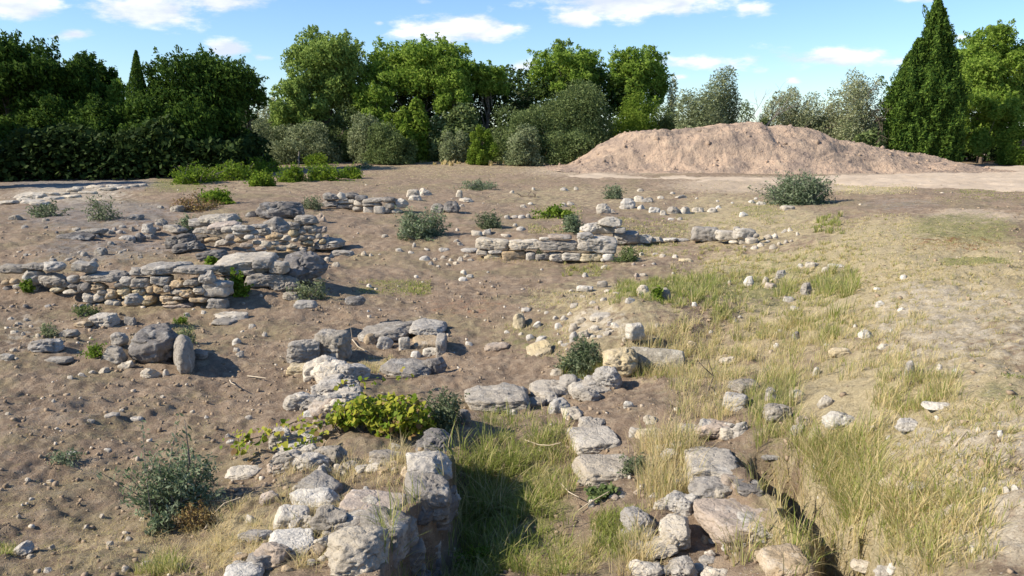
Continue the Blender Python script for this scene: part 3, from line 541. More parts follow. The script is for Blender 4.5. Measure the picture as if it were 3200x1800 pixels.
# single stones: tile box shape colour extras ; label
def S(spec, label, cat=None, name=None, group=None):
    p = spec.split(); kw = {}
    for e in p[7:]:
        k, v = e.split("=")
        kw[k] = tuple(map(float, v.split("/"))) if "/" in v else float(v)
    if name: kw["name"] = name
    o = place_stone(int(p[0]), *map(float, p[1:5]), p[5], p[6], **kw)
    tag(o, label, cat or CAT[p[5]][1], group); return o
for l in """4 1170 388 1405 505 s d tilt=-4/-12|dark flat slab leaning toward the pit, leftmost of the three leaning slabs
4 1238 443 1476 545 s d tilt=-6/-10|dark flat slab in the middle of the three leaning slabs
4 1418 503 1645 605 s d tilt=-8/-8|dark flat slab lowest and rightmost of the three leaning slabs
4 1172 328 1345 400 b g|grey boulder above the leaning slabs with a sharp pale top
4 1018 313 1114 396 s l|pale slab standing on edge left of the grey boulder above the leaning slabs
4 958 383 1048 448 b d|small dark round boulder beside a pale flat stone left of the leaning slabs
4 856 403 972 446 s l|pale flat stone left of the small dark round boulder
4 1040 393 1140 440 b g|small grey stone between the dark round boulder and the leaning slabs
4 1848 160 2198 292 a d D=.8|big dark angular slab lying left of the far rubble wall
4 1780 228 1866 280 b d|small dark boulder touching the big dark angular slab on its left
4 1222 184 1330 238 b g|grey boulder on the left terrace below the rust coloured weeds
4 918 248 1030 300 s g|thin grey slab sticking out of the left terrace
4 370 368 625 436 a d|dark jagged rock ledge on the left terrace
4 528 353 735 416 s g|flat grey rock beside the jagged ledge on the left terrace
4 2290 233 2378 305 a r|pinkish angular stone on the slope below the far rubble wall
4 2400 500 2571 560 s g|broad grey slab half buried in the slope right of the second rubble wall
4 640 973 834 1078 k l|light grey block in front of the left rubble wall
4 520 1028 652 1086 b o|low tan stone left of the light grey block before the left rubble wall
4 888 993 984 1068 a g|grey rock right of the light grey block before the left rubble wall
4 388 1078 555 1156 b g|flattish grey boulder at left below the light grey block
4 162 1148 415 1266 b g|long grey boulder at the left edge of the weedy earth
4 298 1278 484 1340 s g|flat grey stone below the long grey boulder at left
4 -20 1258 84 1328 s l|light stone cut by the left edge of the picture
4 878 1040 1255 1360 b d D=.8|largest dark boulder with white lichen streaks, in the left boulder heap
4 1180 1115 1335 1435 c g D=.9 yaw=20 tilt=3/-5|tall upright smooth grey stone leaning on the right side of the largest dark boulder
4 915 1030 1048 1120 b g lift=.40|rounded grey stone resting on top of the largest dark boulder
4 796 1138 920 1242 b l lift=.05|rounded stone leaning on the left of the largest dark boulder
4 722 1200 895 1338 a g|grey rock at the left foot of the largest dark boulder
4 832 1318 965 1388 a p|pale stone at the front foot of the largest dark boulder
4 1008 1372 1145 1455 a p|pinkish pale stone at the front right foot of the largest dark boulder
4 1528 983 1805 1030 s l|long thin light slab lying on the bare earth right of the left rubble wall
4 1526 1020 1705 1070 s g|low grey slab just in front of the long thin light slab
4 2046 813 2205 890 s g|flat grey stone at the foot of the tumbled wall end
4 1383 1233 1505 1318 b g|rough grey stone on the bare earth right of the left boulder heap
4 1688 1153 1755 1210 a w|small white stone on the bare earth left of the central block pile
4 1808 1048 1870 1090 a w|white chip of stone below the long thin light slab
4 2066 1148 2325 1345 k g yaw=14|tilted grey brown block at the left end of the central block pile
4 2138 1088 2315 1160 s g lift=.42|thin slab lying on the tilted grey brown block
4 2286 1078 2556 1318 k g yaw=-16|big squared block with a dark front face in the central block pile
4 2078 1333 2244 1428 k y|ochre block at the foot of the tilted grey brown block
4 2248 1328 2356 1408 b o|small ochre stone wedged under the big squared dark block
5 52 984 208 1056 b d lift=.28|small dark boulder sitting on the back of the central block pile
5 128 1028 545 1215 s g D=1.1|broad earth covered slab across the back of the central block pile
5 518 1018 794 1156 s l D=.75 lift=.02|thick grey capstone at the right end of the central block pile
5 348 1078 548 1168 b d|dark weathered stone under the left edge of the thick grey capstone
5 188 1113 294 1212 b o|round brown stone inside the hollow of the central block pile
5 268 1138 386 1248 s l tilt=-10/25|slanting slab inside the hollow of the central block pile
5 453 1138 544 1248 k l|narrow upright stone under the thick grey capstone
5 538 1145 745 1240 k o D=.5|orange brown block in the shade beneath the thick grey capstone
5 718 1100 806 1295 k g D=.5|grey end stone closing the right side of the central block pile
5 538 1248 624 1306 b w|white stone on the flat slab before the central block pile, the left one of two
5 616 1223 760 1296 k w|white stone on the flat slab before the central block pile, the right one of two
5 298 1298 700 1449 s g D=.9|large flat grey slab in front of the central block pile
5 622 1298 810 1425 a d|dark jagged block at the right end of the large flat slab
5 -20 1338 155 1418 s g|grey slab by the left end of the large flat slab, above the vine
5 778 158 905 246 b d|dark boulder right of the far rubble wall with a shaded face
5 688 168 800 246 b g|grey rounded boulder touching the dark boulder right of the far rubble wall
5 868 73 924 132 a p|pale upright stone on the brown field above the dark boulder
5 506 65 612 134 s p|pale slab stack on the end of the far rubble wall, left piece
5 598 58 694 120 a p|pale slab stack on the end of the far rubble wall, right piece
5 526 110 624 156 s w|whitest slab below the pale slab stack of the far rubble wall
5 1056 353 1134 406 a p|pale pointed stone by the small dark shrub
5 983 368 1068 414 s p|flat pale stone left of the pale pointed stone by the small dark shrub
5 1200 394 1274 424 s p|flat pale stone on the earth just above the squared block wall
5 905 498 1032 538 s l|flat stone continuing the squared block wall to the left
5 745 493 834 530 s l|thin flat stone well left of the squared block wall
5 606 553 684 596 a w|white pinkish broken stone left of the squared block wall
5 1758 763 1884 826 s w|long white stone on the crest of the rubble bump
5 1908 733 1990 790 b g|dark grey stone beside the long white stone on the rubble bump
5 2188 763 2296 848 b p|rounded pale boulder in the bright green grass
5 2378 783 2456 878 a g|grey rock in the bright green grass right of the rounded pale boulder
5 2112 858 2190 906 a w|white broken stone below the rounded pale boulder
5 1293 963 1388 1096 z y yaw=-20 D=.2|upright ochre slab standing on the bare earth
5 1353 933 1424 970 a w|white stone just behind the upright ochre slab
5 1436 1033 1504 1086 a w|white stone right of the upright ochre slab
5 1388 1128 1454 1176 b w|white stone left of the pair above the slanting cream slab
5 1456 1138 1550 1192 a w|white stone just above the slanting cream slab
5 1398 1183 1595 1295 s y D=.4 tilt=12/-16|slanting cream slab on the bare earth
5 1078 1183 1270 1262 s r|flat brownish slab half sunk in the bare earth
5 1706 1098 1776 1186 a l|upright grey stone on the flank of the rubble bump
5 1756 1003 1834 1056 b p|pale rounded stone near the top of the rubble bump
5 1596 1043 1654 1096 a w|whitish stone on the left flank of the rubble bump
5 1698 1043 1776 1116 a p|pale stone on the flank just below the pale rounded stone
5 1768 1088 1864 1158 a p|low pale stone at the foot of the rubble bump
5 1858 953 2045 1018 s p|long pale stone near the crest at the right of the rubble bump
5 2118 1113 2254 1235 k w yaw=25 lift=.12|white squared stone standing behind the round ochre stone
5 1950 1208 2225 1456 c y D=.36|big round ochre stone like an upright disc
5 1563 1373 1674 1436 b p|pale stone at the foot of the thorny shrub
5 1905 168 2014 250 z l|curved grey stone standing on the brown field at right
5 2078 128 2194 220 b l|biggest grey boulder in the far right stone scatter
5 2178 113 2254 166 b p|pale boulder touching the biggest far right grey boulder
5 2228 128 2324 170 a g|grey stone right of the pale boulder in the far right scatter
5 2286 198 2374 246 s w|pale slanted stone left of the far right stone row
6 -30 193 62 252 b g|grey stone at the left end of the far right stone row
6 60 193 156 254 a p|pale angular stone in the middle of the far right stone row
6 150 200 242 244 a p|grey and white stone at the right end of the far right stone row
6 262 203 334 244 a p|pale stone lying alone right of the far right stone row
6 496 233 564 274 a w|white stone on the yellow grass below the round shrub
6 806 188 904 224 s p|flat pale stone at the foot of the round shrub
6 56 573 164 606 s y|flat cream stone above the bright green grass
6 533 698 614 774 a w|white upright stone in the yellow grass slope
6 722 708 798 756 a y|cream stone right of the white upright stone in the grass
6 666 703 724 766 a p|narrow pale stone between the white upright stone and the cream stone
6 676 748 774 806 a r|pinkish stone below the cream stone in the grass
6 768 663 868 716 a l|light stone half hidden in grass above the cream stone
6 978 598 1094 646 a p|pale low stone on the upper grass slope
6 1098 633 1170 680 a l|grey white stone left of the longest cream stone on the slope
6 1162 603 1304 650 s w|longest cream stone on the upper grass slope
6 952 743 1045 846 a g|dark grey rock pile in the grass slope
6 823 848 904 900 s w|flat white stone below the dark grey rock pile
6 1378 1088 1494 1162 a w|long white stone on the dry right bank
6 1513 1178 1608 1232 a w|white stone right of the large cream slab on the bank
6 1172 1208 1325 1298 s y|large cream slab on the dry right bank
6 358 1293 484 1358 a p|pale stone in dry grass right of the cylinder stone
6 878 1098 944 1176 a d|small dark rock in the dry grass of the right slope
6 1038 1363 1104 1428 a w|white angular stone in the tall dry grass
6 826 1353 904 1400 a p|pale stone left of the white angular stone in the tall dry grass
6 1708 1308 1785 1440 a l|upright whitish stone on the right bank
6 113 1168 194 1256 a y|ochre stone leaning above the cylinder stone
9 378 98 565 245 k l yaw=-28|pale block with a dark shaded right face in the grass
9 438 -5 675 118 s g|grey slab behind the pale block with the dark shaded face
9 688 58 784 166 a g|pointed grey rock with a dead twig in the green grass
9 688 178 905 330 b g|rounded grey boulder in the green grass of the right slope
9 868 53 994 138 b l|light grey boulder above the rounded grey boulder
9 908 248 1086 356 b r|brownish stone left of the bright cream boulder
9 878 328 1016 428 b g|grey stone below the brownish stone on the slope
9 998 333 1196 458 a y|pale tan angular stone in front of the bright cream boulder
9 1138 208 1404 372 b w|bright cream boulder, the largest pale stone on the right slope
9 1078 108 1195 216 a l|grey white rock above the bright cream boulder
9 1866 163 2105 228 a w|line of white broken stone high on the right bank
9 1662 263 1895 372 b l|half buried light grey boulder on the right bank
9 1438 328 1525 396 a p|pale chip between the bright cream boulder and the half buried boulder
9 1998 328 2065 396 a y|small ochre stone right of the half buried boulder
9 2280 793 2335 838 a w|white stone on the bare track at the right edge
9 1538 688 1676 808 b y|tan stone, leftmost of three in the dry grass at right
9 1648 718 1756 808 b r|brownish stone, middle of three in the dry grass at right
9 1756 733 1905 818 k p|cream stone, rightmost of three in the dry grass at right
9 1586 1318 1676 1398 a w|pointed white stone at the bottom right in dry grass
9 1326 1350 1515 1455 a p|white and grey stone at the bottom edge, left of the pair
9 1500 1355 1715 1455 a p|white and grey stone at the bottom edge, right of the pair
9 180 300 500 462 b r D=.42 grow=1.1|rounded pinkish block at the upper end of the right foreground wall
9 20 330 225 450 b p|pale rough stone beside the rounded pinkish block of the right foreground wall
9 148 428 592 790 k l D=1.0 yaw=-6|large flat topped grey block, second in the right foreground wall
9 140 712 525 912 b g D=.55|grey stone with an orange lichen spot in the right foreground wall
9 492 698 700 858 k d D=.5|dark squared block wedged beside the stone with the orange lichen spot
9 280 780 925 1190 k r D=.8 yaw=10 grow=1.08|largest pinkish block of the right foreground wall
9 -70 985 195 1290 b p D=.75|pale wide block at the inner side of the right foreground wall
9 368 1128 475 1250 a w|small white stone in front of the largest pinkish block
9 -10 1270 225 1465 b g D=.5|grey block at the bottom of the right foreground wall
9 218 1358 455 1470 b p D=.5|cream stone at the bottom edge between grass tufts
9 700 1118 1135 1475 s o D=.9|big orange brown bedded slab at the bottom edge of the right foreground wall
9 655 538 885 610 s d|dark ledge stone over the shaded pit right of the right foreground wall
8 2090 938 2330 1175 b l D=.7|light fissured block left of the pale wide block, by the green weeds
8 2270 1158 2530 1350 s p D=.5 tilt=-8/-12|leaning cream slab below the light fissured block
8 2140 1308 2420 1470 b l D=.6|rounded grey stone at the bottom edge in the middle right
8 1718 338 2090 560 k l D=.7 yaw=8|pale cracked block, upper half of the pair in the middle of the grass
8 1745 500 2255 775 k p D=.75 yaw=10|pale cracked block, lower and larger half of the pair in the middle of the grass
8 2196 343 2405 448 k y|ochre squared stone right of the pale cracked blocks
8 2246 268 2366 348 a p|whitish stone behind the ochre squared stone
8 2428 438 2590 508 a p|pale stone left of the rounded pinkish block
8 2478 338 2590 408 a p|pale stone above the upper end of the right foreground wall
8 1652 188 1822 308 b p D=.35|cream stone with a dark hole in its right side
8 918 58 1425 268 s l D=1.1|broadest flat slab of the cross wall closing the grassy trench
8 1412 28 1715 158 s l D=.7|layered flat slab in the middle of the cross wall
8 1706 -5 2025 138 s l D=.7|smooth flat slab at the right end of the cross wall
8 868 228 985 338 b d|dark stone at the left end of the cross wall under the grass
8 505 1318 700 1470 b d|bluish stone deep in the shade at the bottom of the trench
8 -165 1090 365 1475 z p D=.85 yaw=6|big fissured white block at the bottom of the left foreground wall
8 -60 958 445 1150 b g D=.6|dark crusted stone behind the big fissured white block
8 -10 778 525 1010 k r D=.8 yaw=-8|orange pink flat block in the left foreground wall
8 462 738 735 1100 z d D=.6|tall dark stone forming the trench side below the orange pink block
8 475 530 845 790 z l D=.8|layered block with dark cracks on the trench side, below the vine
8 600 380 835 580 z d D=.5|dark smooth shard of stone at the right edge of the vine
7 1878 1050 2255 1335 k w D=.7 yaw=14|white crusted block left of the big fissured white block
7 2055 798 2465 970 a w D=.6|long white stone with a dark edge in the left foreground wall
7 1590 1315 1905 1470 k w D=.6 yaw=10|white block with dark right half at the bottom edge
7 1936 338 2160 530 b l|large pale boulder under the trailing vine
7 2144 128 2366 246 b g|grey boulder on the slope above the trailing vine
7 2246 -5 2520 138 b l|big light boulder at the top of the slope above the vine
7 1926 578 2148 710 b r|brown stone below the trailing vine
7 1612 628 1890 750 s p|pale slab jutting from the slope under the trailing vine leaves
7 1876 818 2026 930 b r|rounded brownish stone in the dry grass left of the long white stone
7 2206 218 2325 292 s w|white flat stone by the grey boulder above the vine
7 2326 198 2415 266 a o|small ochre stone beside the white flat stone above the vine
7 100 1180 240 1310 s l tilt=0/-30|slanting flat stone in the lower left earth
7 1645 448 1710 485 s w|small white flat stone on the earth left of the vine
7 470 540 552 575 s w|bluish white chip of stone by the small dark weed at left
7 745 255 850 295 s p|pale flat stone on the brown earth at left
7 940 290 1030 320 s p|narrow pale stone right of the pale flat stone on the brown earth""".split("\n"):
    a, b = l.split("|"); S(a, b)
# lying cylinder (column drum)
def drum():
    x, y, z = hT(5, 2365, 1425); y += .12; m = y / F; L = 420 * K * m; rr = 95 * K * m
    v, q = [], []; nA, nL = 56, 60
    for j in range(nL + 1):
        t = j / nL; e = min(t, 1 - t) * L
        r = rr * (1 - .25 * max(0, 1 - e / (.18 * rr)) ** 2) * (1 - .06 * t)
        for i in range(nA):
            a = 2 * math.pi * i / nA; v.append(((t - .5) * L, math.cos(a) * r, math.sin(a) * r))
    for j in range(nL):
        for i in range(nA): q.append((j * nA + i, j * nA + (i + 1) % nA, (j + 1) * nA + (i + 1) % nA, (j + 1) * nA + i))
    v = np.array(v)
    n_ = np.stack([fbm(v[:, 0] * 7, v[:, 1] * 7, v[:, 2] * 7, 31 + k, 4, .55) for k in range(3)], -1); v += n_ * rr * .16
    c0, c1 = len(v), len(v) + 1; v = np.vstack([v, [[-L / 2 + .0, 0, 0], [L / 2, 0, 0]]])
    tr = [(c0, (i + 1) % nA, i) for i in range(nA)] + [(c1, nL * nA + i, nL * nA + (i + 1) % nA) for i in range(nA)]
    o = link("column_drum", mesh("column_drum", v, quads=q, tris=tr), None, MR)
    zz = zt(x + np.linspace(-.3, .3, 9), np.full(9, y + rr * .5)).min(); o.location = (x, y + rr * .8, zz + rr * .72); o.rotation_euler = (0, R(2), R(-14)); o.color = (.40, .35, .25, 1)
    tag(o, "lying cylinder of weathered stone right of the big round ochre stone", "column drum")
drum()

# groups of small stones that nothing tells apart
def small_group(label, group, boxes, shape="a", col="p"):
    for b in boxes.split(","):
        p = list(map(float, b.split()))
        o = place_stone(int(p[0]), *p[1:], shape, col if col != "mix" else rnd.choice("pwlo"), name="small_stone"); tag(o, label, "stone", group)
small_group("small pale stone scattered on the brown earth left of the squared block wall", "small stones left of the squared block wall",
  "5 870 353 900 380,5 856 433 894 460,5 886 453 930 484,5 555 458 584 500,5 672 598 714 630,5 850 598 894 626,5 760 555 800 580,5 880 560 930 600,5 960 575 1010 600,5 430 500 490 530,5 520 520 570 545,5 700 570 740 595,5 330 400 380 430,5 180 520 220 560,5 240 540 270 565,5 820 575 850 600,5 930 540 980 570,5 640 500 680 520,5 800 610 830 630,5 730 625 760 645")
small_group("small white stone lying on the open pit floor before the squared block wall", "small stones on the pit floor", "5 906 658 954 696,5 893 708 960 746,5 948 690 1004 720,5 568 698 604 724,5 216 760 260 790,5 1798 678 1850 716,5 1936 622 1994 654,5 1226 1103 1276 1130,5 940 1180 1000 1215,5 60 860 120 885,5 225 950 245 970,5 1100 670 1120 685,5 1490 650 1515 665", "a", "w")
small_group("small pale stone in the low row above the squared block wall", "small row of stones above the squared block wall", "5 1228 258 1274 290,5 1278 260 1334 290,5 1328 256 1384 290,5 1383 248 1424 286,5 1316 338 1384 376,5 1290 320 1325 345", "c", "l")
small_group("small pale stone scattered on the brown field behind the squared block wall", "small stones on the brown field", "5 1640 168 1684 200,5 1346 183 1394 210,5 1686 158 1744 190,5 1266 78 1300 104,5 1636 58 1704 84,5 1738 53 1774 80,5 898 133 1004 166,5 1400 165 1440 185,5 1430 55 1455 80,5 900 180 940 200,5 2200 65 2250 90,5 2440 90 2480 110,5 2480 110 2571 140,5 2350 120 2400 145,5 2206 183 2264 220,5 1986 218 2044 246,5 2366 223 2424 264")
small_group("small white stone on the yellow grass beyond the row of two big grey blocks", "small stones in the yellow grass", "6 322 188 368 214,6 560 150 610 175,6 620 160 690 188,6 -30 280 20 300,6 40 275 80 300,6 170 130 190 145,6 320 150 345 165,6 430 165 455 180,6 520 480 545 500,6 600 130 630 150", "a", "w")
small_group("small white stone in the rubble right of the row of two big grey blocks", "small stones right of the grey blocks", "6 678 398 740 440,6 720 388 784 436,6 716 468 774 510,6 768 453 800 484,6 816 438 850 470,6 580 483 644 514,6 626 458 676 494,6 860 440 890 460,6 690 440 720 460,6 800 355 850 390,6 850 350 890 380,6 910 380 940 410", "a", "p")
small_group("small white stone scattered on the dry right slope and bank", "small stones on the right bank", "6 146 893 190 930,6 410 735 440 762,6 870 918 935 956,6 1673 693 1724 730,6 1656 918 1714 956,6 1498 878 1574 926,6 1116 1188 1160 1220,6 746 1188 794 1235,6 2058 1368 2104 1404,6 1940 1340 1990 1390,6 1480 785 1530 810,6 440 1020 480 1045,6 480 990 510 1015,6 270 1100 305 1130,6 1330 1060 1360 1080,6 1270 1130 1300 1155,6 1590 1095 1620 1115,6 760 1090 820 1140,6 920 612 970 646,9 1570 425 1610 455,9 1650 465 1700 495,9 1690 390 1720 410,9 2235 368 2275 398,9 2385 400 2430 430,9 1116 688 1186 724,9 1176 733 1244 774,9 1038 633 1164 674,9 2440 810 2490 835,9 2080 530 2150 580,9 1430 590 1470 615,9 1460 790 1490 815,9 2500 795 2540 820,9 2190 1240 2230 1270,9 1060 870 1090 890,9 1930 280 1960 310", "a", "w")
small_group("small rounded grey stone half buried in the left terrace soil", "small stones on the left terrace", "4 860 330 910 355,4 760 370 810 400,4 660 400 720 430,4 670 490 770 560,4 860 520 890 545,4 460 570 520 600,4 880 510 920 530,4 780 450 830 480,4 50 250 140 300,4 630 270 700 300,4 150 330 200 360,4 300 280 350 310,4 1120 285 1210 340,4 1140 190 1190 215,4 1000 560 1040 580,4 560 520 600 545,4 350 610 400 640,4 1130 300 1170 330", "b", "g")
small_group("small pale stone on bare earth between left boulder heap and central block pile", "small stones on the bare earth", "4 1908 1108 1950 1150,4 1718 1248 1775 1298,4 1696 1225 1750 1260,4 1456 953 1504 988,4 1338 968 1384 1002,4 1140 1040 1170 1062,4 1750 1100 1780 1120,4 1890 835 1920 860,4 1760 895 1790 915,4 2360 560 2410 600,4 2420 600 2480 640,4 2260 690 2340 740,4 2400 545 2440 570", "a", "p")
small_group("small pale stone in the earth around the foot of the left boulder heap", "small stones by the left boulder heap", "4 143 1113 180 1146,4 258 1123 294 1156,4 706 1368 784 1418,4 478 1428 530 1460,4 560 1400 620 1440,4 640 1390 690 1420,4 1180 1380 1230 1440,4 60 1230 110 1260,4 100 1040 140 1065,4 40 1000 90 1030,4 160 1010 200 1035,4 200 1060 240 1085,4 60 1100 120 1130", "a", "p")
small_group("small pale stone lying on the brown earth of the left foreground", "small stones on the left foreground earth", "7 1780 268 1842 308,7 1640 405 1680 440,7 750 515 804 540,7 175 735 210 760,7 325 745 390 775,7 110 1005 140 1030,7 370 150 400 180,7 620 300 680 330,7 860 230 900 250,7 720 1000 760 1030,7 1010 1020 1060 1050,7 340 1215 390 1255,7 760 1200 820 1230,7 1020 1330 1090 1380,7 600 1080 640 1110,7 200 880 240 905,7 900 1170 960 1200,7 30 250 70 275,7 1480 280 1520 300,7 1250 1350 1330 1400,7 1780 1000 1870 1060,7 180 1290 240 1330,7 1500 890 1530 920,7 1500 960 1530 990,7 1380 240 1420 260,7 300 1400 370 1430,7 1160 130 1200 150,7 880 1390 930 1420", "a", "p")
small_group("small white stone in the dry grass of the foreground walls", "small stones among the foreground walls", "8 150 845 235 920,8 135 635 262 680,8 1240 225 1330 275,8 1840 880 1900 950,8 1355 1235 1410 1285,8 2100 160 2190 220,8 2460 210 2520 250,8 195 790 245 835,8 1470 145 1560 185,8 30 690 80 720,8 2130 720 2160 745,7 2320 620 2420 720,7 2100 1060 2160 1100,7 2170 1040 2220 1080", "a", "w")
small_group("small stone in the loose rubble on the flank of the rubble bump", "small stones on the rubble bump", "5 1580 995 1620 1025,5 1640 990 1700 1030,5 1850 880 1900 910,5 1930 860 1990 890,5 2020 820 2070 840,5 1710 900 1790 940,5 1690 960 1730 990,5 2330 1045 2370 1085,5 1860 1060 1930 1110,5 1950 1100 2010 1140,5 2010 1040 2080 1090,5 1620 1175 1660 1205,5 1640 1180 1730 1215,5 1780 840 1830 870,5 1520 960 1560 985,5 1900 1000 1960 1040,5 2090 1150 2130 1190,5 1330 1115 1370 1140,5 1960 800 2010 825,5 1700 800 1740 825", "a", "p")
def bedded(label, group, cat, name, polys, n, size, shapes, cols, seed):
    rg = random.Random(seed)
    for i in range(n):
        t, x0, y0, x1, y1 = rg.choice(polys); a, b = rg.uniform(x0, x1), rg.uniform(y0, y1); w = rg.uniform(*size) * (1.3 if rg.random() < .2 else 1); h = w * rg.uniform(.45, .8)
        o = place_stone(t, a - w / 2, b - h, a + w / 2, b, rg.choice(shapes), rg.choice(cols), yaw=rg.uniform(-40, 40), tilt=(rg.uniform(-14, 14), rg.uniform(-14, 14)), name=name); tag(o, label, cat, group)
bedded("small rough rock bedded in the soil of the left foreground wall", "rocks bedded in the left foreground wall", "rock", "rock", [(7, 1950, 700, 2400, 1250), (7, 1700, 1250, 2100, 1449), (8, 0, 560, 460, 800), (8, 250, 500, 560, 760), (7, 2150, 480, 2500, 760), (8, 0, 1000, 330, 1120), (7, 2250, 1150, 2500, 1400), (7, 2150, 240, 2450, 420)], 50, (50, 130), "aazs", "lprgo", 3)
bedded("rough weathered rock bedded among the blocks of the left foreground wall", "larger rocks bedded in the left foreground wall", "rock", "rock", [(7, 2050, 880, 2480, 1180), (7, 1900, 1200, 2300, 1440), (8, 0, 620, 420, 800), (8, -100, 980, 350, 1130), (7, 2000, 560, 2300, 700), (7, 2350, 60, 2550, 260), (7, 2160, 150, 2480, 330), (7, 2300, 0, 2571, 140), (7, 2180, 420, 2480, 640), (7, 1800, 1000, 2100, 1400)], 46, (150, 300), "azsk", "lpglr", 13)
bedded("small rough rock in the loose edge of the right foreground wall", "rocks at the right foreground wall", "rock", "rock", [(9, 0, 430, 200, 620), (9, 200, 1150, 450, 1400), (8, 2000, 780, 2400, 960), (8, 2400, 400, 2571, 560), (9, 80, 560, 220, 800)], 22, (40, 100), "aaz", "lpro", 4)
bedded("rough rock filling a gap along the right foreground wall", "rocks filling the right foreground wall", "rock", "rock", [(9, 120, 560, 560, 1000), (8, 2300, 900, 2571, 1449), (9, 0, 900, 300, 1449), (8, 2350, 470, 2571, 620), (9, 250, 360, 520, 480), (8, 2350, 620, 2571, 900), (9, -60, 640, 200, 950)], 36, (90, 210), "azsk", "lprgl", 14)
bedded("rough rock filling a gap in the line of pale cracked blocks", "rocks filling the middle block line", "rock", "rock", [(8, 1740, 300, 2200, 480), (8, 1800, 700, 2150, 820), (8, 2080, 930, 2300, 1200), (8, 2150, 1150, 2400, 1449)], 14, (80, 170), "azs", "lplg", 15)
bedded("flat rough rock filling a gap in the cross wall behind the trench", "rocks filling the cross wall", "rock", "rock", [(8, 880, 100, 1500, 260), (8, 1400, 60, 2050, 170), (8, 1450, 150, 1720, 320)], 18, (100, 220), "ssz", "lgl", 16)
bedded("small angular rubble stone around the two left rubble walls", "rubble on the left terrace", "stone", "small_stone", [(4, 0, 560, 900, 680), (4, 850, 330, 1250, 470), (4, 300, 350, 900, 450), (4, 1650, 350, 2400, 500), (4, 0, 900, 700, 1000)], 46, (22, 60), "aabs", "glgdr", 5)
bedded("small stone of the rubble strewn between block wall and thorny shrub", "rubble on the bump", "stone", "small_stone", [(5, 1600, 950, 2150, 1200), (5, 2100, 540, 2500, 720)], 26, (20, 50), "aab", "pplr", 6)
def facing(label, group, ed, n, zr, seed, cols):
    rg = random.Random(seed)
    for i in range(n):
        y = rg.uniform(3.9, ed[-1, 0] - .15); x = float(np.interp(y, ed[:, 0], ed[:, 1])); W = rg.uniform(.12, .34); H = W * rg.uniform(.5, .9); z = rg.uniform(*zr)
        SEED[0] += 1; o = link("facing_stone", stone_mesh("facing_stone", W, W * rg.uniform(.9, 1.6), H, rg.choice("kkaz"), SEED[0], 5), None, MR)
        o.location = (x - W * (rg.uniform(.28, .5) if x < 0 else rg.uniform(.5, .62)), y, z); o.rotation_euler = (R(rg.uniform(-8, 8)), R(rg.uniform(-6, 10)), R(rg.uniform(-15, 15))); b = COL[rg.choice(cols)]; k = rg.uniform(.85, 1.1); o.color = (b[0] * k, b[1] * k, b[2] * k, 1); tag(o, label, "stone", group)
facing("rough stone in the shaded trench side of the left foreground wall", "stones of the trench side, left wall", edge(8, [(800, 330), (832, 560), (815, 740), (640, 900), (440, 1060), (385, 1250), (365, 1449)], .45), 44, (-.2, .28), 11, "gddlr")
facing("rough stone in the shaded pit side of the right foreground wall", "stones of the pit side, right wall", edge(9, [(585, 500), (600, 620), (700, 760), (800, 850), (895, 1010), (1000, 1150), (1060, 1250), (1140, 1449)], .45), 24, (-.1, .22), 12, "gdrl")
# pale flat stones edging the shaded left track
small_group("pale flat stone in the row edging the shaded track at far left", "edging stones of the shaded track", "4 -30 150 100 185,4 80 100 280 145,4 100 130 200 160,4 130 145 280 180,4 200 160 330 195,4 250 85 400 120,4 300 120 430 150,4 380 90 480 115,4 430 110 560 140,4 470 60 570 95,4 560 80 680 110,4 620 40 740 70,4 700 60 820 85,4 760 35 860 60,4 830 45 930 70,4 920 35 1000 60,4 980 28 1060 52,4 520 50 590 75", "s", "p")

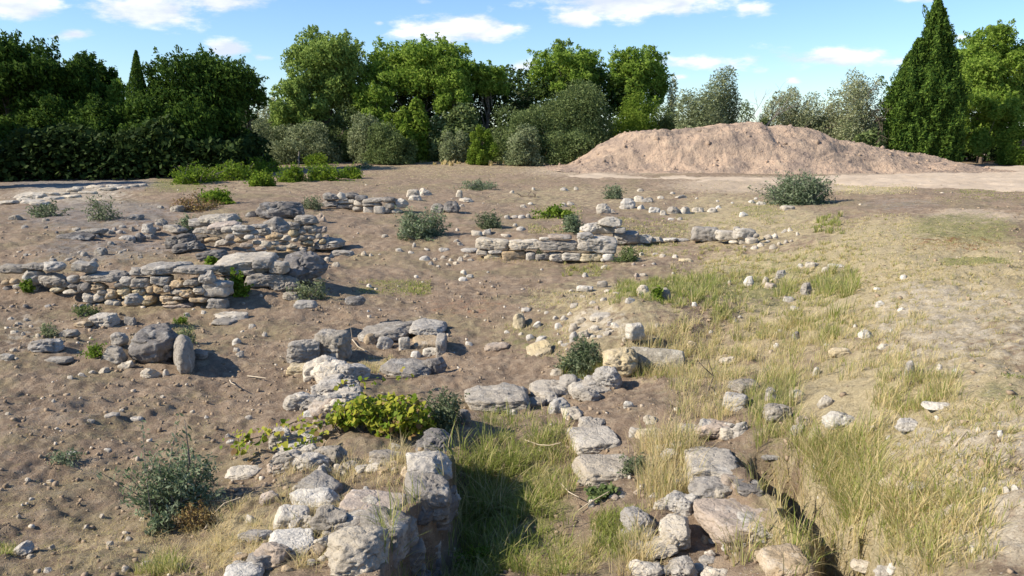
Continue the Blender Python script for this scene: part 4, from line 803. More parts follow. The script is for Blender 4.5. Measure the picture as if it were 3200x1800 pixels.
# ------------------------------------------------------------------ gravel
def gravel():
    rg = np.random.default_rng(5); V_, F_ = [], []; iv, if_ = ico(1); cnt = 0
    N = 2800
    u = rg.uniform(-.62, .62, N * 3); y = np.exp(rg.uniform(math.log(9.5), math.log(42), N * 3)) - 6; x = u * (y + 6)
    dn = fbm(x * .6, y * .6, x * 0, 8, 3) - .5 * zone_val("straw", x, y) + rg.uniform(-.3, .3, N * 3)
    k = np.argsort(-dn)[:N]; x, y = x[k], y[k]; z = zt(x, y)
    s = (.006 + .018 * rg.random(N) ** 3) * (1 + y / 30)
    a = rg.uniform(0, 6.28, N); sc3 = np.stack([s * rg.uniform(.8, 1.7, N), s * rg.uniform(.7, 1.2, N), s * rg.uniform(.45, .9, N)], -1)
    P = iv[None] * sc3[:, None] * (1 + .5 * (rg.random((N, len(iv), 1)) - .5))
    ca, sa = np.cos(a)[:, None], np.sin(a)[:, None]
    Q = np.stack([P[..., 0] * ca - P[..., 1] * sa + x[:, None], P[..., 0] * sa + P[..., 1] * ca + y[:, None], P[..., 2] + z[:, None] + .25 * sc3[:, None, 2]], -1)
    f = (if_[None] + (np.arange(N) * len(iv))[:, None, None]).reshape(-1, 3)
    nb = 15000; u = rg.uniform(-.66, .66, nb); y = np.exp(rg.uniform(math.log(9.2), math.log(22), nb)) - 6; x = u * (y + 6)
    kk = fbm(x * 1.3, y * 1.3, x * 0, 28, 3) + rg.uniform(-.35, .35, nb) > -.1; kk &= ~((np.maximum(zone_val("straw", x, y), zone_val("pale", x, y)) > .4) & (rg.random(nb) < .72)); x, y = x[kk], y[kk]; nb = len(x); jv, jf = ico(0)
    sz = (.004 + .016 * rg.random(nb) ** 3) * (1 + y / 14); z = zt(x, y)
    Q2 = jv[None] * (sz[:, None] * rg.uniform(.6, 1.4, (nb, 3)))[:, None] * (1 + .6 * (rg.random((nb, len(jv), 1)) - .5)) + np.stack([x, y, z + sz * .2], -1)[:, None]
    f2 = (jf[None] + (np.arange(nb) * len(jv))[:, None, None]).reshape(-1, 3)
    m = NT("pebble"); g = m.node("ShaderNodeNewGeometry"); r = g.outputs["Random Per Island"]
    c = m.mix(m.ramp(r, .05, .7), (.22, .165, .112), (.33, .25, .17)); c = m.mix(m.ramp(r, .86, .97), c, (.56, .49, .39)); m.col(c)
    tag(link("gravel", mesh("gravel", np.vstack([Q.reshape(-1, 3), Q2.reshape(-1, 3)]), tris=np.vstack([f, f2 + Q.shape[0] * Q.shape[1]]), smooth=False), None, m.m), "loose pebbles and grit strewn over the bare earth", "gravel", kind="stuff")
gravel()

# ------------------------------------------------------------------ plants
def tube(pts, rad, n=6):
    pts = np.asarray(pts, float); k = len(pts); v = []; q = []
    for i in range(k):
        d = pts[min(i + 1, k - 1)] - pts[max(i - 1, 0)]; d /= np.linalg.norm(d) + 1e-9
        a = np.cross(d, [0, 0, 1.]) if abs(d[2]) < .95 else np.cross(d, [1., 0, 0]); a /= np.linalg.norm(a); b = np.cross(d, a)
        for j in range(n):
            t = 2 * math.pi * j / n; v.append(pts[i] + rad[i] * (math.cos(t) * a + math.sin(t) * b))
    for i in range(k - 1):
        for j in range(n): q.append((i * n + j, i * n + (j + 1) % n, (i + 1) * n + (j + 1) % n, (i + 1) * n + j))
    return np.array(v), np.array(q)
def join(parts):
    v, q, o = [], [], 0
    for a, b in parts: v.append(a); q.append(b + o); o += len(a)
    return np.vstack(v), np.vstack(q)
def unit(a): return a / (np.linalg.norm(a, axis=-1, keepdims=True) + 1e-9)
def leaves(P, N, A, L, W_):
    """diamond leaves at P with normal N, long axis A"""
    A = unit(A - (A * N).sum(1, keepdims=True) * N); B = np.cross(N, A)
    L = np.asarray(L).reshape(-1, 1); W_ = np.asarray(W_).reshape(-1, 1)
    v = np.stack([P - A * L * .5, P + B * W_ * .5, P + A * L * .5, P - B * W_ * .5], 1).reshape(-1, 3)
    return v, np.arange(len(v)).reshape(-1, 4)
def lobed(rg, Rv, nl, n, lr=(.26, .46), flat=.75, shell=.55, bottom=-.8, dome=1.0):
    """points and outward normals of a crown of many lobes inside an ellipsoid of radii Rv"""
    Rv = np.array(Rv); d = unit(rg.normal(size=(nl * 3, 3))); d /= ((np.abs(d) ** 3.2).sum(1) ** (1 / 3.2))[:, None]; d = d[d[:, 2] > bottom][:nl]
    rad = rg.uniform(*lr, len(d)); cen = d * ((1 - rad * .85) * rg.uniform(.6, 1.05, len(d)))[:, None]
    cen = np.vstack([cen, rg.uniform(-.3, .3, (max(2, nl // 6), 3))]); rad = np.concatenate([rad, rg.uniform(.4, .55, len(cen) - len(rad))])
    pr = rad ** 2 / (rad ** 2).sum(); k = rg.choice(len(rad), n, p=pr)
    w = unit(rg.normal(size=(n, 3)) + np.array([0, 0, .25])); rr = 1 - shell * rg.random(n) ** 1.7
    bump_ = 1 + .5 * vn(w[:, 0] * 2.4 + k, w[:, 1] * 2.4, w[:, 2] * 2.4, 3)
    p = cen[k] + w * (rad[k] * rr * bump_)[:, None] * np.array([1, 1, flat])
    return p * Rv, unit(w / Rv), cen * Rv
def foliage(rg, P, nrm, style):
    n = len(P)
    rn = unit(rg.normal(size=(n, 3)))
    if style == "pine": Nn = unit(nrm * .7 + rn * .9); A = unit(nrm * .7 + rn[:, [1, 2, 0]] * 1.1 + np.array([0, 0, .4])); L = rg.uniform(.12, .26, n); W_ = L * rg.uniform(.3, .5, n)
    elif style == "cyp": Nn = unit(nrm * .5 + rn); A = unit(np.array([0, 0, .9]) + nrm * .6 + rn[:, [2, 0, 1]] * .8); L = rg.uniform(.11, .24, n); W_ = L * rg.uniform(.28, .42, n)
    elif style == "fine": Nn = unit(nrm * .5 + rn); A = unit(rn[:, [1, 2, 0]] + nrm * .6 + np.array([0, 0, .4])); L = rg.uniform(.10, .2, n); W_ = L * rg.uniform(.25, .4, n)
    else: Nn = unit(nrm * .6 + rn * .8 + np.array([0, 0, .3])); A = unit(rn[:, [1, 2, 0]] + np.array([0, 0, -.2])); L = rg.uniform(.12, .24, n); W_ = L * rg.uniform(.55, .8, n)
    return Nn, A, L, W_
def limbs(rg, base_r, H0, targets, lean=(0, 0), nsub=6):
    """trunk from the origin to height H0 and limbs that reach the given points"""
    top = np.array([lean[0], lean[1], H0]); pts = [np.zeros(3)]
    for i in range(1, 7): pts.append(top * i / 6 + np.append(rg.normal(size=2) * .04 * H0 * .3, 0))
    parts = [tube(pts, np.linspace(base_r, base_r * .45, 7), 8)]
    for t in targets:
        s = pts[rg.integers(2, 7)]; mid = (s + t) / 2 + rg.normal(size=3) * .08 * np.linalg.norm(t - s) + np.array([0, 0, -.05 * H0])
        parts.append(tube([s, (s + mid) / 2, mid, (mid + t) / 2, t], np.linspace(base_r * .4, base_r * .08, 5), 5))
    return join(parts)
TS = [900]
def tree(name, label, cat, tile, x0, y0, x1, y1, depth, mat, style="pine", nl=38, dens=230, lr=(.26, .46), flat=.75, ry=.8, bark=None, bottom=-.8, lsize=1.0, shell=.55, group=None, ground=True, trunk_r=None, skew=0.0):
    TS[0] += 1; rg = np.random.default_rng(TS[0])
    pa, pb = T(tile, x0, y0), T(tile, x1, y1); dxa, dza = rays((pa[0] + pb[0]) / 2, pa[1]); dxb, dzb = rays((pa[0] + pb[0]) / 2, pb[1])
    m = depth / cp / F; w = (pb[0] - pa[0]) * m; xc = float(dxa * depth)
    ztop = CAMZ + dza * depth; zbot = CAMZ + dzb * depth; zg = float(zt(xc, depth))
    zbot = zg if style != "pine" else max(zbot, zg + .1)
    Rv = (w / 2, w / 2 * ry, (ztop - zbot) / 2); cz = (ztop + zbot) / 2 - zg
    lsize *= 1.05 if mat == "pined" else 1.08; dens *= 1.5 if mat == "pined" else 1.55; n = int(min(dens * 3.1 * w * (ztop - zbot), 90000))
    r = empty(name, (xc, depth, zg)); tag(r, label, cat, group)
    P, N_, cen = lobed(rg, Rv, nl, n, lr, flat, shell, bottom)
    if style != "pine":
        Rz = Rv[2]; P[:, 2] = np.abs(P[:, 2] + Rz * .15) * 1.75 - Rz * .98; cen[:, 2] = np.abs(cen[:, 2]) * 1.75 - Rz * .98
    if style == "pine":
        Ps, Ns = [P[: int(len(P) * .82)]], [N_[: int(len(P) * .82)]]; ou = np.nonzero(np.linalg.norm(P / Rv, axis=1) > .72)[0]
        for k in range(int(min(170, 6 * w * (ztop - zbot)))):
            if not len(ou): break
            i = ou[rg.integers(len(ou))]; L_ = rg.uniform(.25, .65) * min(1, w / 4); nn = int(70 * L_) + 8; t = rg.random(nn); d = unit(N_[i] + rg.normal(size=3) * .35 + np.array([0, 0, .45])); r_ = .16 * np.sin(np.pi * np.clip(t * .8 + .15, 0, 1))
            q_ = rg.normal(size=(nn, 3)) * .7; Ps.append(P[i] + d * (t * L_)[:, None] + q_ * r_[:, None]); Ns.append(unit(q_ + d))
        P, N_ = np.vstack(Ps), np.vstack(Ns)
    P[:, 2] += cz; P[:, 0] += skew * (P[:, 2] - cz); cen = cen + np.array([0, 0, cz])
    k = P[:, 2] > .04; P, N_ = P[k], N_[k]
    Nn, A, L, W_ = foliage(rg, P, N_, style)
    v, q = leaves(P, Nn, A, L * lsize, W_ * lsize)
    link("crown", mesh("crown", v, quads=q, smooth=False), r, LM[mat])
    h = max(cz, .4)
    tv, tq = limbs(rg, trunk_r or (.05 + .018 * (ztop - zg)), h, cen[:10] * .92)
    link("trunk", mesh("trunk", tv, quads=tq), r, bark or MB)
    return r
# --- left wood, dark
G1 = "trees of the dark left wood"
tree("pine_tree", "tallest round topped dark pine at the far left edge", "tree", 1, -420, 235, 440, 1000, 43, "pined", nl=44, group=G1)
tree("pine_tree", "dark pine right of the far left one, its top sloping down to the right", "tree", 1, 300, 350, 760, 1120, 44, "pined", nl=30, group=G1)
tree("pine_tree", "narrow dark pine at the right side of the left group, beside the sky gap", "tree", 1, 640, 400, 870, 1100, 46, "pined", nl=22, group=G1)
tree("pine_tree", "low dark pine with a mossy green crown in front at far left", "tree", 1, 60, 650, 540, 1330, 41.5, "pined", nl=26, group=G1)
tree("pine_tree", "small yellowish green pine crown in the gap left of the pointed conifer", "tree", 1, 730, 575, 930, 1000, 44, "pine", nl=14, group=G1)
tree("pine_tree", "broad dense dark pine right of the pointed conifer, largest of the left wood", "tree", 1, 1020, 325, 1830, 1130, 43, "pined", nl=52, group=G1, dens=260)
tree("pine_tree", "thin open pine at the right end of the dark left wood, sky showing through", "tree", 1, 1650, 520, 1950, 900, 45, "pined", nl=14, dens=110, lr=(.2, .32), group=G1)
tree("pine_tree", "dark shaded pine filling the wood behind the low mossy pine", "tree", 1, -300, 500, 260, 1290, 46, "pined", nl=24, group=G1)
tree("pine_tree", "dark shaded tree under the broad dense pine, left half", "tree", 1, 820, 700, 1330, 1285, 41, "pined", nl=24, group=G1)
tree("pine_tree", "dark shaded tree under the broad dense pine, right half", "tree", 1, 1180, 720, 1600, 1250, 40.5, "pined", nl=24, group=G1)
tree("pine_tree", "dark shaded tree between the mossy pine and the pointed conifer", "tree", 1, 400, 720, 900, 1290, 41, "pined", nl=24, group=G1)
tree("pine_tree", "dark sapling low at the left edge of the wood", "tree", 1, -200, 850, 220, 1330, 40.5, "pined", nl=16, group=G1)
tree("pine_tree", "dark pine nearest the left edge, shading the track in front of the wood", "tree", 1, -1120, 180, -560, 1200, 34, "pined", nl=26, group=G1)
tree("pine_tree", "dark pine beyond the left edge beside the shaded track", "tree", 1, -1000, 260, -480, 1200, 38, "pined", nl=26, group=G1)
tree("evergreen_tree", "grey green bushy tree behind the dark wood's right end", "tree", 1, 1560, 760, 2000, 1180, 52, "olive", "fine", nl=20)
# --- middle
G2 = "trees in the middle belt"
tree("pine_tree", "tall pale green pine with an irregular top left of the umbrella shaped pine", "tree", 1, 2060, 165, 2640, 900, 54, "pineg", nl=40, dens=190, lr=(.22, .38), group=G2, skew=.12)
tree("pine_tree", "leaning lower half of pale green pine boughs at the left of the tall pale pine", "tree", 1, 1960, 560, 2400, 1100, 53, "pineg", nl=26, dens=170, lr=(.2, .36), group=G2)
tree("pine_tree", "small pale tree showing low between the dark wood and the tall pale pine", "tree", 1, 1860, 620, 2120, 1150, 56, "sparse", "fine", nl=14, dens=170, group=G2)
tree("pine_tree", "brownish green shaded tree under the tall pale pine", "tree", 1, 2300, 700, 2700, 1150, 52.5, "olived", "fine", nl=22, group=G2)
tree("umbrella_pine", "broad bright green umbrella shaped pine in the middle", "tree", 2, 185, 305, 1010, 800, 55, "pine", nl=60, dens=300, lr=(.18, .32), flat=.85, bottom=-.35, group=G2)
tree("pine_tree", "bright pine bough crown hanging in front of the umbrella shaped pine on its right", "tree", 2, 712, 430, 1010, 900, 53, "pine", nl=22, dens=260, group=G2)
tree("pine_tree", "rounded pine right of the umbrella shaped pine with bare limbs below", "tree", 2, 940, 460, 1268, 760, 54.5, "pine", nl=20, dens=250, group=G2)
tree("bush", "bright green pine sapling below the left of the umbrella shaped pine", "bush", 2, 110, 580, 420, 960, 53, "pine", nl=18, group=G2)
tree("broadleaf_tree", "bright green broadleaved tree below the umbrella shaped pine", "tree", 2, 330, 690, 680, 1120, 51, "bright", "broad", nl=24, dens=240, group=G2)
tree("bush", "grey green bush at the left below the umbrella shaped pine", "bush", 2, 60, 780, 370, 1150, 50.5, "olive", "fine", nl=18, dens=330)
tree("bush", "wide dull green bush with pale stems at its foot, below the umbrella shaped pine", "bush", 2, 190, 880, 570, 1175, 49, "olived", "fine", nl=22, dens=360)
tree("bush", "dull green bush left of the rounded bright bush", "bush", 2, 740, 890, 980, 1160, 50, "olive", "fine", nl=14, dens=330)
tree("bush", "shaded green tree between the umbrella shaped pine and the round bush", "bush", 2, 620, 740, 1100, 1140, 52, "olived", "broad", nl=22, dens=240)
tree("bush", "rounded bright green bush at the field edge in the middle", "bush", 2, 945, 885, 1185, 1180, 47.5, "bright", "fine", nl=22, dens=520, lr=(.2, .34))
tree("bush", "dark bush at the field edge behind the middle crest of the brown field", "bush", 2, 430, 960, 760, 1160, 51.5, "olived", "fine", nl=14, dens=300)
tree("olive_tree", "large grey green olive left of the tallest olive mass", "tree", 2, 1090, 690, 1560, 1190, 50, "olived", "fine", nl=34, dens=340)
tree("olive_tree", "largest grey green olive mass behind the left end of the earth heap", "tree", 2, 1420, 555, 2080, 1195, 51, "olived", "fine", nl=46, dens=330)
tree("olive_tree", "smaller olive in front of the largest olive mass", "tree", 2, 1500, 900, 1900, 1185, 47.5, "olived", "fine", nl=22, dens=360)
tree("olive_tree", "low olive with pale twigs left of the smaller olive at the field edge", "tree", 2, 1230, 900, 1540, 1190, 47, "olive", "fine", nl=20, dens=340)
tree("evergreen_tree", "pale grey green treetop in the gap right of the rounded pine", "tree", 2, 1260, 600, 1480, 900, 57, "olive", "fine", nl=14, dens=250)
tree("pine_tree", "left of the two light green pines rising behind the largest olive mass", "tree", 2, 1425, 330, 1960, 800, 57, "pine", nl=34, dens=230, lr=(.2, .36), group=G2)
tree("pine_tree", "thin ragged treetop sticking up above the light green pine behind the olives", "tree", 2, 1570, 262, 1740, 480, 57.5, "pineg", nl=12, dens=110, lr=(.2, .32), group=G2)
tree("pine_tree", "right of the two light green pines rising behind the largest olive mass", "tree", 2, 1960, 320, 2420, 900, 57, "pine", nl=34, dens=230, lr=(.2, .36), group=G2)
tree("broadleaf_tree", "green tree below the right one of two light pines, behind the heap", "tree", 2, 1950, 640, 2420, 1060, 53, "bright", "fine", nl=26, dens=260)
tree("evergreen_tree", "small pale tree between the light pines and the round olive behind the heap", "tree", 2, 2380, 540, 2520, 1000, 56, "sparse", "fine", nl=12, dens=230)
tree("evergreen_tree", "dark low tree behind the left shoulder of the earth heap", "tree", 2, 2200, 750, 2640, 1010, 54, "olived", "fine", nl=20, dens=260)
# --- right
tree("olive_tree", "dense round grey olive behind the top of the earth heap", "tree", 3, 10, 455, 530, 990, 50, "olive", "fine", nl=34, dens=400, lr=(.22, .4))
tree("olive_tree", "dark low tree right of the round grey olive, under the bare branches", "tree", 3, 380, 740, 680, 980, 52, "olived", "fine", nl=16, dens=260)
tree("broadleaf_tree", "pale thin leaved tree left of the cypress, nearer the heap's top", "tree", 3, 600, 600, 1180, 1000, 52, "sparse", "fine", nl=30, dens=260, lr=(.2, .34))
tree("broadleaf_tree", "thin leaved tree with long bare twigs rising beside the cypress", "tree", 3, 900, 500, 1640, 1080, 51, "sparse", "fine", nl=44, dens=190, lr=(.16, .3), shell=.8)
tree("bush", "green bush in front of the thin leaved tree left of the cypress", "bush", 3, 1130, 870, 1560, 1120, 48.5, "olived", "broad", nl=18, dens=260)
tree("bush", "dark green low bush between the round olive and the pale thin leaved tree", "bush", 3, 600, 800, 860, 980, 51, "olived", "fine", nl=12, dens=300)
tree("pine_tree", "bright yellow green pine at the right edge, behind the cypress", "tree", 3, 2070, 175, 2620, 900, 55, "pine", nl=46, dens=280, lr=(.18, .32))
tree("pine_tree", "lower bough mass of bright pine right of the cypress foot", "tree", 3, 2060, 620, 2560, 1190, 53, "pine", nl=34, dens=260, lr=(.18, .34))
tree("broadleaf_tree", "green bush like tree cut by the right edge, low beside the track", "tree", 3, 2400, 830, 2760, 1210, 50.5, "bright", "fine", nl=20, dens=300)
tree("pine_tree", "grey green tree cut by the right edge above the low bush", "tree", 3, 2480, 480, 2900, 1000, 56, "pineg", nl=26)

def cypress():
    depth = 50.0; rg = np.random.default_rng(4)
    dx, _ = rays(*T(3, 1860, 1000)); x0 = float(dx * depth); zg = float(zt(x0, depth)); r = empty("cypress_tree", (x0, depth, zg))
    tag(r, "tall dark pointed cypress with many side spires right of the earth heap", "cypress tree")
    sp_ = [(1962, -10, 230, 1100, 1), (1935, 60, 200, 1100, .8), (2000, 110, 210, 1090, .8), (1900, 180, 230, 1100, .8), (2040, 230, 200, 1090, .8), (1790, 300, 240, 1090, .7), (1720, 390, 280, 1090, .7), (2085, 360, 190, 1080, .6), (1650, 520, 300, 1085, .7), (1600, 650, 300, 1085, .6), (1840, 430, 330, 1100, .7), (1960, 480, 330, 1110, .7), (2060, 540, 260, 1100, .6), (1720, 620, 340, 1100, .6), (1820, 660, 340, 1100, .6), (1570, 790, 240, 1080, .5), (1930, 740, 330, 1110, .6), (1680, 830, 300, 1100, .6), (2040, 800, 280, 1100, .6)]
    Ps, Ns, trunks = [], [], []
    m = depth / cp / F * K
    for i, (tx, ty, w, by, dd) in enumerate(sp_):
        tx = 1890 + (tx - 1890) * .79; w *= .84
        dxa, dza = rays(*T(3, tx, ty)); zt_ = CAMZ + float(dza) * depth - zg; xx = float(dxa) * depth - x0
        bx = (1850 + (tx - 1850) * .8 - 1860) * m; yy = (-1.0 if i > 7 else rg.uniform(-.8, .8)) * (0 if i == 0 else 1)
        n = int(1700 * zt_ * w * m * 1.0)
        t = rg.random(n) ** .8; prof = np.clip(.62 + .5 * t, 0, 1) * np.clip((1.03 - t) * 3.2, 0, 1) ** .75
        a = rg.uniform(0, 6.283, n); rr = w * m * .40 * prof * (1 - .45 * rg.random(n) ** 2)
        rr = rr * (.95 + 1.35 * fbm(np.cos(a) * 2.2 + i * 5, np.sin(a) * 2.2, t * zt_ * .8, 12, 5, .65)); rr = np.where(rg.random(n) < .04, rr * 1.15, rr)
        cx_ = bx + (xx - bx) * t ** .7
        P = np.stack([cx_ + rr * np.cos(a), yy * (1 - t) * 1.0 + rr * np.sin(a), t * zt_ + .15], -1)
        Ps.append(P); Ns.append(unit(np.stack([np.cos(a), np.sin(a), .25 + t * 0], -1)))
        trunks.append(tube([(bx * .5, yy * .3, 0), (bx, yy, zt_ * .3), (xx, yy * .2, zt_ * .93)], [.16 if i == 0 else .08, .09, .01], 6))
    P = np.vstack(Ps); N_ = np.vstack(Ns)
    for k in range(260):
        i = rg.integers(len(P)); b = P[i]; o_ = N_[i] * [1, 1, 0]; L_ = rg.uniform(.35, .95); nn = int(90 * L_); t = rg.random(nn); a = rg.uniform(0, 6.283, nn); rr = .17 * L_ ** .5 * np.sin(np.pi * np.clip(t * .85 + .12, 0, 1))
        d = unit(np.array([0, 0, 1.]) + o_ * rg.uniform(.1, .5) + rg.normal(size=3) * .12)
        Ps.append(b + o_ * .08 + d * (t * L_)[:, None] + np.stack([rr * np.cos(a), rr * np.sin(a), 0 * a], -1)); Ns.append(unit(np.stack([np.cos(a), np.sin(a), .3 + 0 * a], -1)))
    P = np.vstack(Ps); N_ = np.vstack(Ns); Nn, A, L, W_ = foliage(rg, P, N_, "cyp")
    v, q = leaves(P, Nn, A, L, W_); link("crown", mesh("crown", v, quads=q, smooth=False), r, LM["cyp"])
    tv, tq = join(trunks); link("trunk", mesh("trunk", tv, quads=tq), r, MB)
cypress()
def small_cypress():
    depth = 42.0; rg = np.random.default_rng(14); dx, dza = rays(*T(1, 995, 388)); x0 = float(dx * depth); zg = float(zt(x0, depth)); h = CAMZ + float(dza) * depth - zg
    r = empty("conifer_tree", (x0, depth, zg)); tag(r, "small pointed dark conifer between the two pine groups of the left wood", "tree")
    n = 16000; t = rg.random(n) ** 1.1; a = rg.uniform(0, 6.283, n); rr = .95 * (1 - t) ** .75 * (1 - .5 * rg.random(n) ** 2) * (1 + .5 * fbm(np.cos(a) * 2, np.sin(a) * 2, t * h, 2, 3))
    P = np.stack([rr * np.cos(a) - .25 * (1 - t), rr * np.sin(a), t * h + .1], -1); N_ = unit(np.stack([np.cos(a), np.sin(a), .4 + t * 0], -1))
    Nn, A, L, W_ = foliage(rg, P, N_, "cyp"); v, q = leaves(P, Nn, A, L * .8, W_ * .8); link("crown", mesh("crown", v, quads=q, smooth=False), r, LM["cyp"])
    tv, tq = tube([(0, 0, 0), (-.1, 0, h * .5), (0, 0, h * .95)], [.13, .08, .01], 6); link("trunk", mesh("trunk", tv, quads=tq), r, MB)
small_cypress()
def branchy(rg, p, d, L, r, lev, out, spread=.6, up=.15):
    n = 4; pts = [p]
    for i in range(n):
        d = unit(d + rg.normal(size=3) * .16 + np.array([0, 0, up * .3])); pts.append(pts[-1] + d * L / n)
    out.append(tube(pts, np.linspace(r, r * .55, n + 1), 4))
    if lev > 0:
        for k in range(rg.integers(2, 4) + (lev > 2)):
            s = pts[rg.integers(1, n + 1)]; branchy(rg, s, unit(d + rg.normal(size=3) * spread), L * rg.uniform(.5, .78), r * .55, lev - 1, out, spread, up)
def bare_tree(label, tile, bx, by, topx, topy, depth, seed, lev=4, mat=None, spread=.6, r0=.07):
    rg = np.random.default_rng(seed); dx, dz = rays(*T(tile, bx, by)); x = float(dx) * depth; zg = float(zt(x, depth))
    dxt, dzt = rays(*T(tile, topx, topy)); tip = np.array([float(dxt) * depth - x, 0, CAMZ + float(dzt) * depth - zg]); out = []
    L = np.linalg.norm(tip); d = tip / L
    for k in range(3): branchy(rg, np.array([0, 0, 0.]), unit(d + rg.normal(size=3) * .22), L * .5, r0, lev, out, spread)
    r = empty("bare_tree", (x, depth, zg)); tag(r, label, "tree")
    v, q = join(out); link("branches", mesh("branches", v, quads=q), r, mat or MBG)
bare_tree("bare branched tree right of the round grey olive", 3, 500, 960, 640, 600, 51.5, 3)
bare_tree("dead twiggy tree with long bare shoots inside the thin leaved tree by the cypress", 3, 1380, 1060, 1420, 520, 50.6, 8, 4, MB, .55, .08)

def undergrowth():
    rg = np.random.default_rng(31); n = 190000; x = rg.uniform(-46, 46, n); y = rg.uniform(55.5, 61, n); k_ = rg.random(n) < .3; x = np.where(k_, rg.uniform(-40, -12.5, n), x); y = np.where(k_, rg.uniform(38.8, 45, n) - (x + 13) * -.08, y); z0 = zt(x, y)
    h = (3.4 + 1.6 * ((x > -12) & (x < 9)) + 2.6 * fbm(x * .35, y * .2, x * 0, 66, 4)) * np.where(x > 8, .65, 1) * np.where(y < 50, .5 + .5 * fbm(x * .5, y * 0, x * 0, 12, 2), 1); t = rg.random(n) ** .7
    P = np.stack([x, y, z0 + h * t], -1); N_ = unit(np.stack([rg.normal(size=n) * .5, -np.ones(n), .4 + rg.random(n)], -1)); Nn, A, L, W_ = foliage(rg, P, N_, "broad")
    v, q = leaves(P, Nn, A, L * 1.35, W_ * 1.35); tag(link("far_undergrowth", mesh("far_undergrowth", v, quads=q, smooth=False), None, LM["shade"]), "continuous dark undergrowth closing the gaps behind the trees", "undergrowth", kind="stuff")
undergrowth()
# --- shrubs and weeds on the ground
def shrub(name, label, cat, tile, x0, y0, x1, y1, mat, style="fine", n=2500, leaf=.045, nl=16, ry=.8, lr=(.25, .45), shell=.7, stems=14, group=None, stem_mat=None, bottom=-.1, lift=0.0):
    TS[0] += 1; rg = np.random.default_rng(TS[0])
    pa, pb = T(tile, x0, y0), T(tile, x1, y1); x, y, z = hit((pa[0] + pb[0]) / 2, pb[1]); z += lift
    m = y / cp / F; w = (pb[0] - pa[0]) * m; ang = math.atan2(CAMZ - z, y); h = max((pb[1] - pa[1]) * m - w * ry * .5 * math.sin(ang), .05) * 1.12
    r = empty(name, (x, y + w * ry * .35, z)); tag(r, label, cat, group)
    P, N_, cen = lobed(rg, (w / 2, w / 2 * ry, h), nl, n, lr, 1.0, shell, bottom)
    P[:, 2] = np.abs(P[:, 2]) * 1.0 + .01
    P[:, 2] += (zt(P[:, 0] + x, P[:, 1] + r.location.y) + lift - z) * .9
    Ps, Ns = [P[: int(n * .55)]], [N_[: int(n * .55)]]; spr = []
    ns = max(8, n // 90)
    for i in range(ns):
        d = unit(rg.normal(size=3) * [1, ry, .6] + [0, 0, .75]); R_ = 1 / math.sqrt((d[0] / (w / 2)) ** 2 + (d[1] / (w / 2 * ry)) ** 2 + (d[2] / h) ** 2); Lg = R_ * rg.uniform(.85, 1.3); b = rg.normal(size=3) * [w * .1, w * .1 * ry, 0]; c = rg.normal(size=3) * .08 * R_
        m_ = int(n * .28 / ns) + 1; t = rg.uniform(.35, 1, m_); q_ = b + d * (t * Lg)[:, None] + c * (t * t)[:, None] + rg.normal(size=(m_, 3)) * leaf * .45
        q_[:, 2] = np.maximum(q_[:, 2], .01); Ps.append(q_); Ns.append(unit(rg.normal(size=(m_, 3)) + d)); spr.append(tube([b, b + d * Lg * .5 + c * .25, b + d * Lg * .98 + c], np.array([.008, .005, .002]) * max(w, .3), 4))
    P, N_ = np.vstack(Ps), np.vstack(Ns); n = len(P)
    Nn, A, L, W_ = foliage(rg, P, N_, style); k = leaf / .16
    v, q = leaves(P, Nn, A, L * k, W_ * k); link("leaves", mesh("leaves", v, quads=q, smooth=False), r, LM[mat])
    parts = spr
    for i in range(stems):
        c = P[rg.integers(len(P))]; b = np.array([rg.normal() * w * .06, rg.normal() * w * .06, -.02]); mid = (b + c) / 2 + rg.normal(size=3) * .04 * w
        parts.append(tube([b, mid, c], np.array([.012, .008, .003]) * max(w, .3), 4))
    v, q = join(parts); link("stems", mesh("stems", v, quads=q), r, stem_mat or MBG)
    return r
shrub("bush", "small sunlit yellow green bush glowing in the dark left wood", "bush", 1, 790, 1120, 930, 1285, "weed", n=900, leaf=.14, nl=10)
shrub("bush", "tiny sunlit bush low in the dark left wood", "bush", 1, 290, 1220, 400, 1310, "weed", n=500, leaf=.13, nl=8)
shrub("shrub", "grey green bush on the brown earth in the left foreground", "shrub", 7, 830, 380, 1560, 1010, "grey", n=4600, leaf=.042, nl=40, lr=(.14, .3), shell=.85, stems=34)
shrub("weed", "low pale green weed below the grey green foreground bush", "weed", 7, 1050, 960, 1260, 1150, "grey", n=700, leaf=.04)
shrub("weed", "brownish dead weed right of the grey green foreground bush", "weed", 7, 1230, 900, 1560, 1130, "brown", n=1100, leaf=.035, stems=30)
shrub("weed", "small dark green weed by the bluish white chip at left", "weed", 7, 270, 510, 560, 640, "grey", n=500, leaf=.035)
shrub("shrub", "rosemary like bush between the vine and the cross wall", "shrub", 8, 640, 60, 930, 400, "rosem", n=3600, leaf=.045, nl=20, stems=26)
shrub("shrub", "thorny dark shrub left of the big round ochre stone", "shrub", 5, 1640, 1190, 1965, 1449, "rosem", n=4200, leaf=.05, nl=20, stems=40)
shrub("shrub", "widest grey green shrub below the far rubble wall", "shrub", 5, 430, 225, 810, 440, "grey", n=4600, leaf=.09, nl=24)
shrub("shrub", "small dark blue green shrub left of the squared block wall", "shrub", 5, 1025, 245, 1225, 365, "rosem", n=1800, leaf=.08, nl=14)
shrub("shrub", "leafy green shrub just behind the squared block wall", "shrub", 5, 1630, 270, 1830, 395, "grey", n=1900, leaf=.08)
shrub("shrub", "bright green weed patch left of the leafy green shrub behind the block wall", "weed", 5, 1500, 195, 1750, 290, "bright", "broad", n=1500, leaf=.07)
shrub("shrub", "round grey green bush at the edge of the sandy track", "shrub", 6, 725, -20, 1210, 188, "grey", n=13000, leaf=.10, nl=30, stems=20)
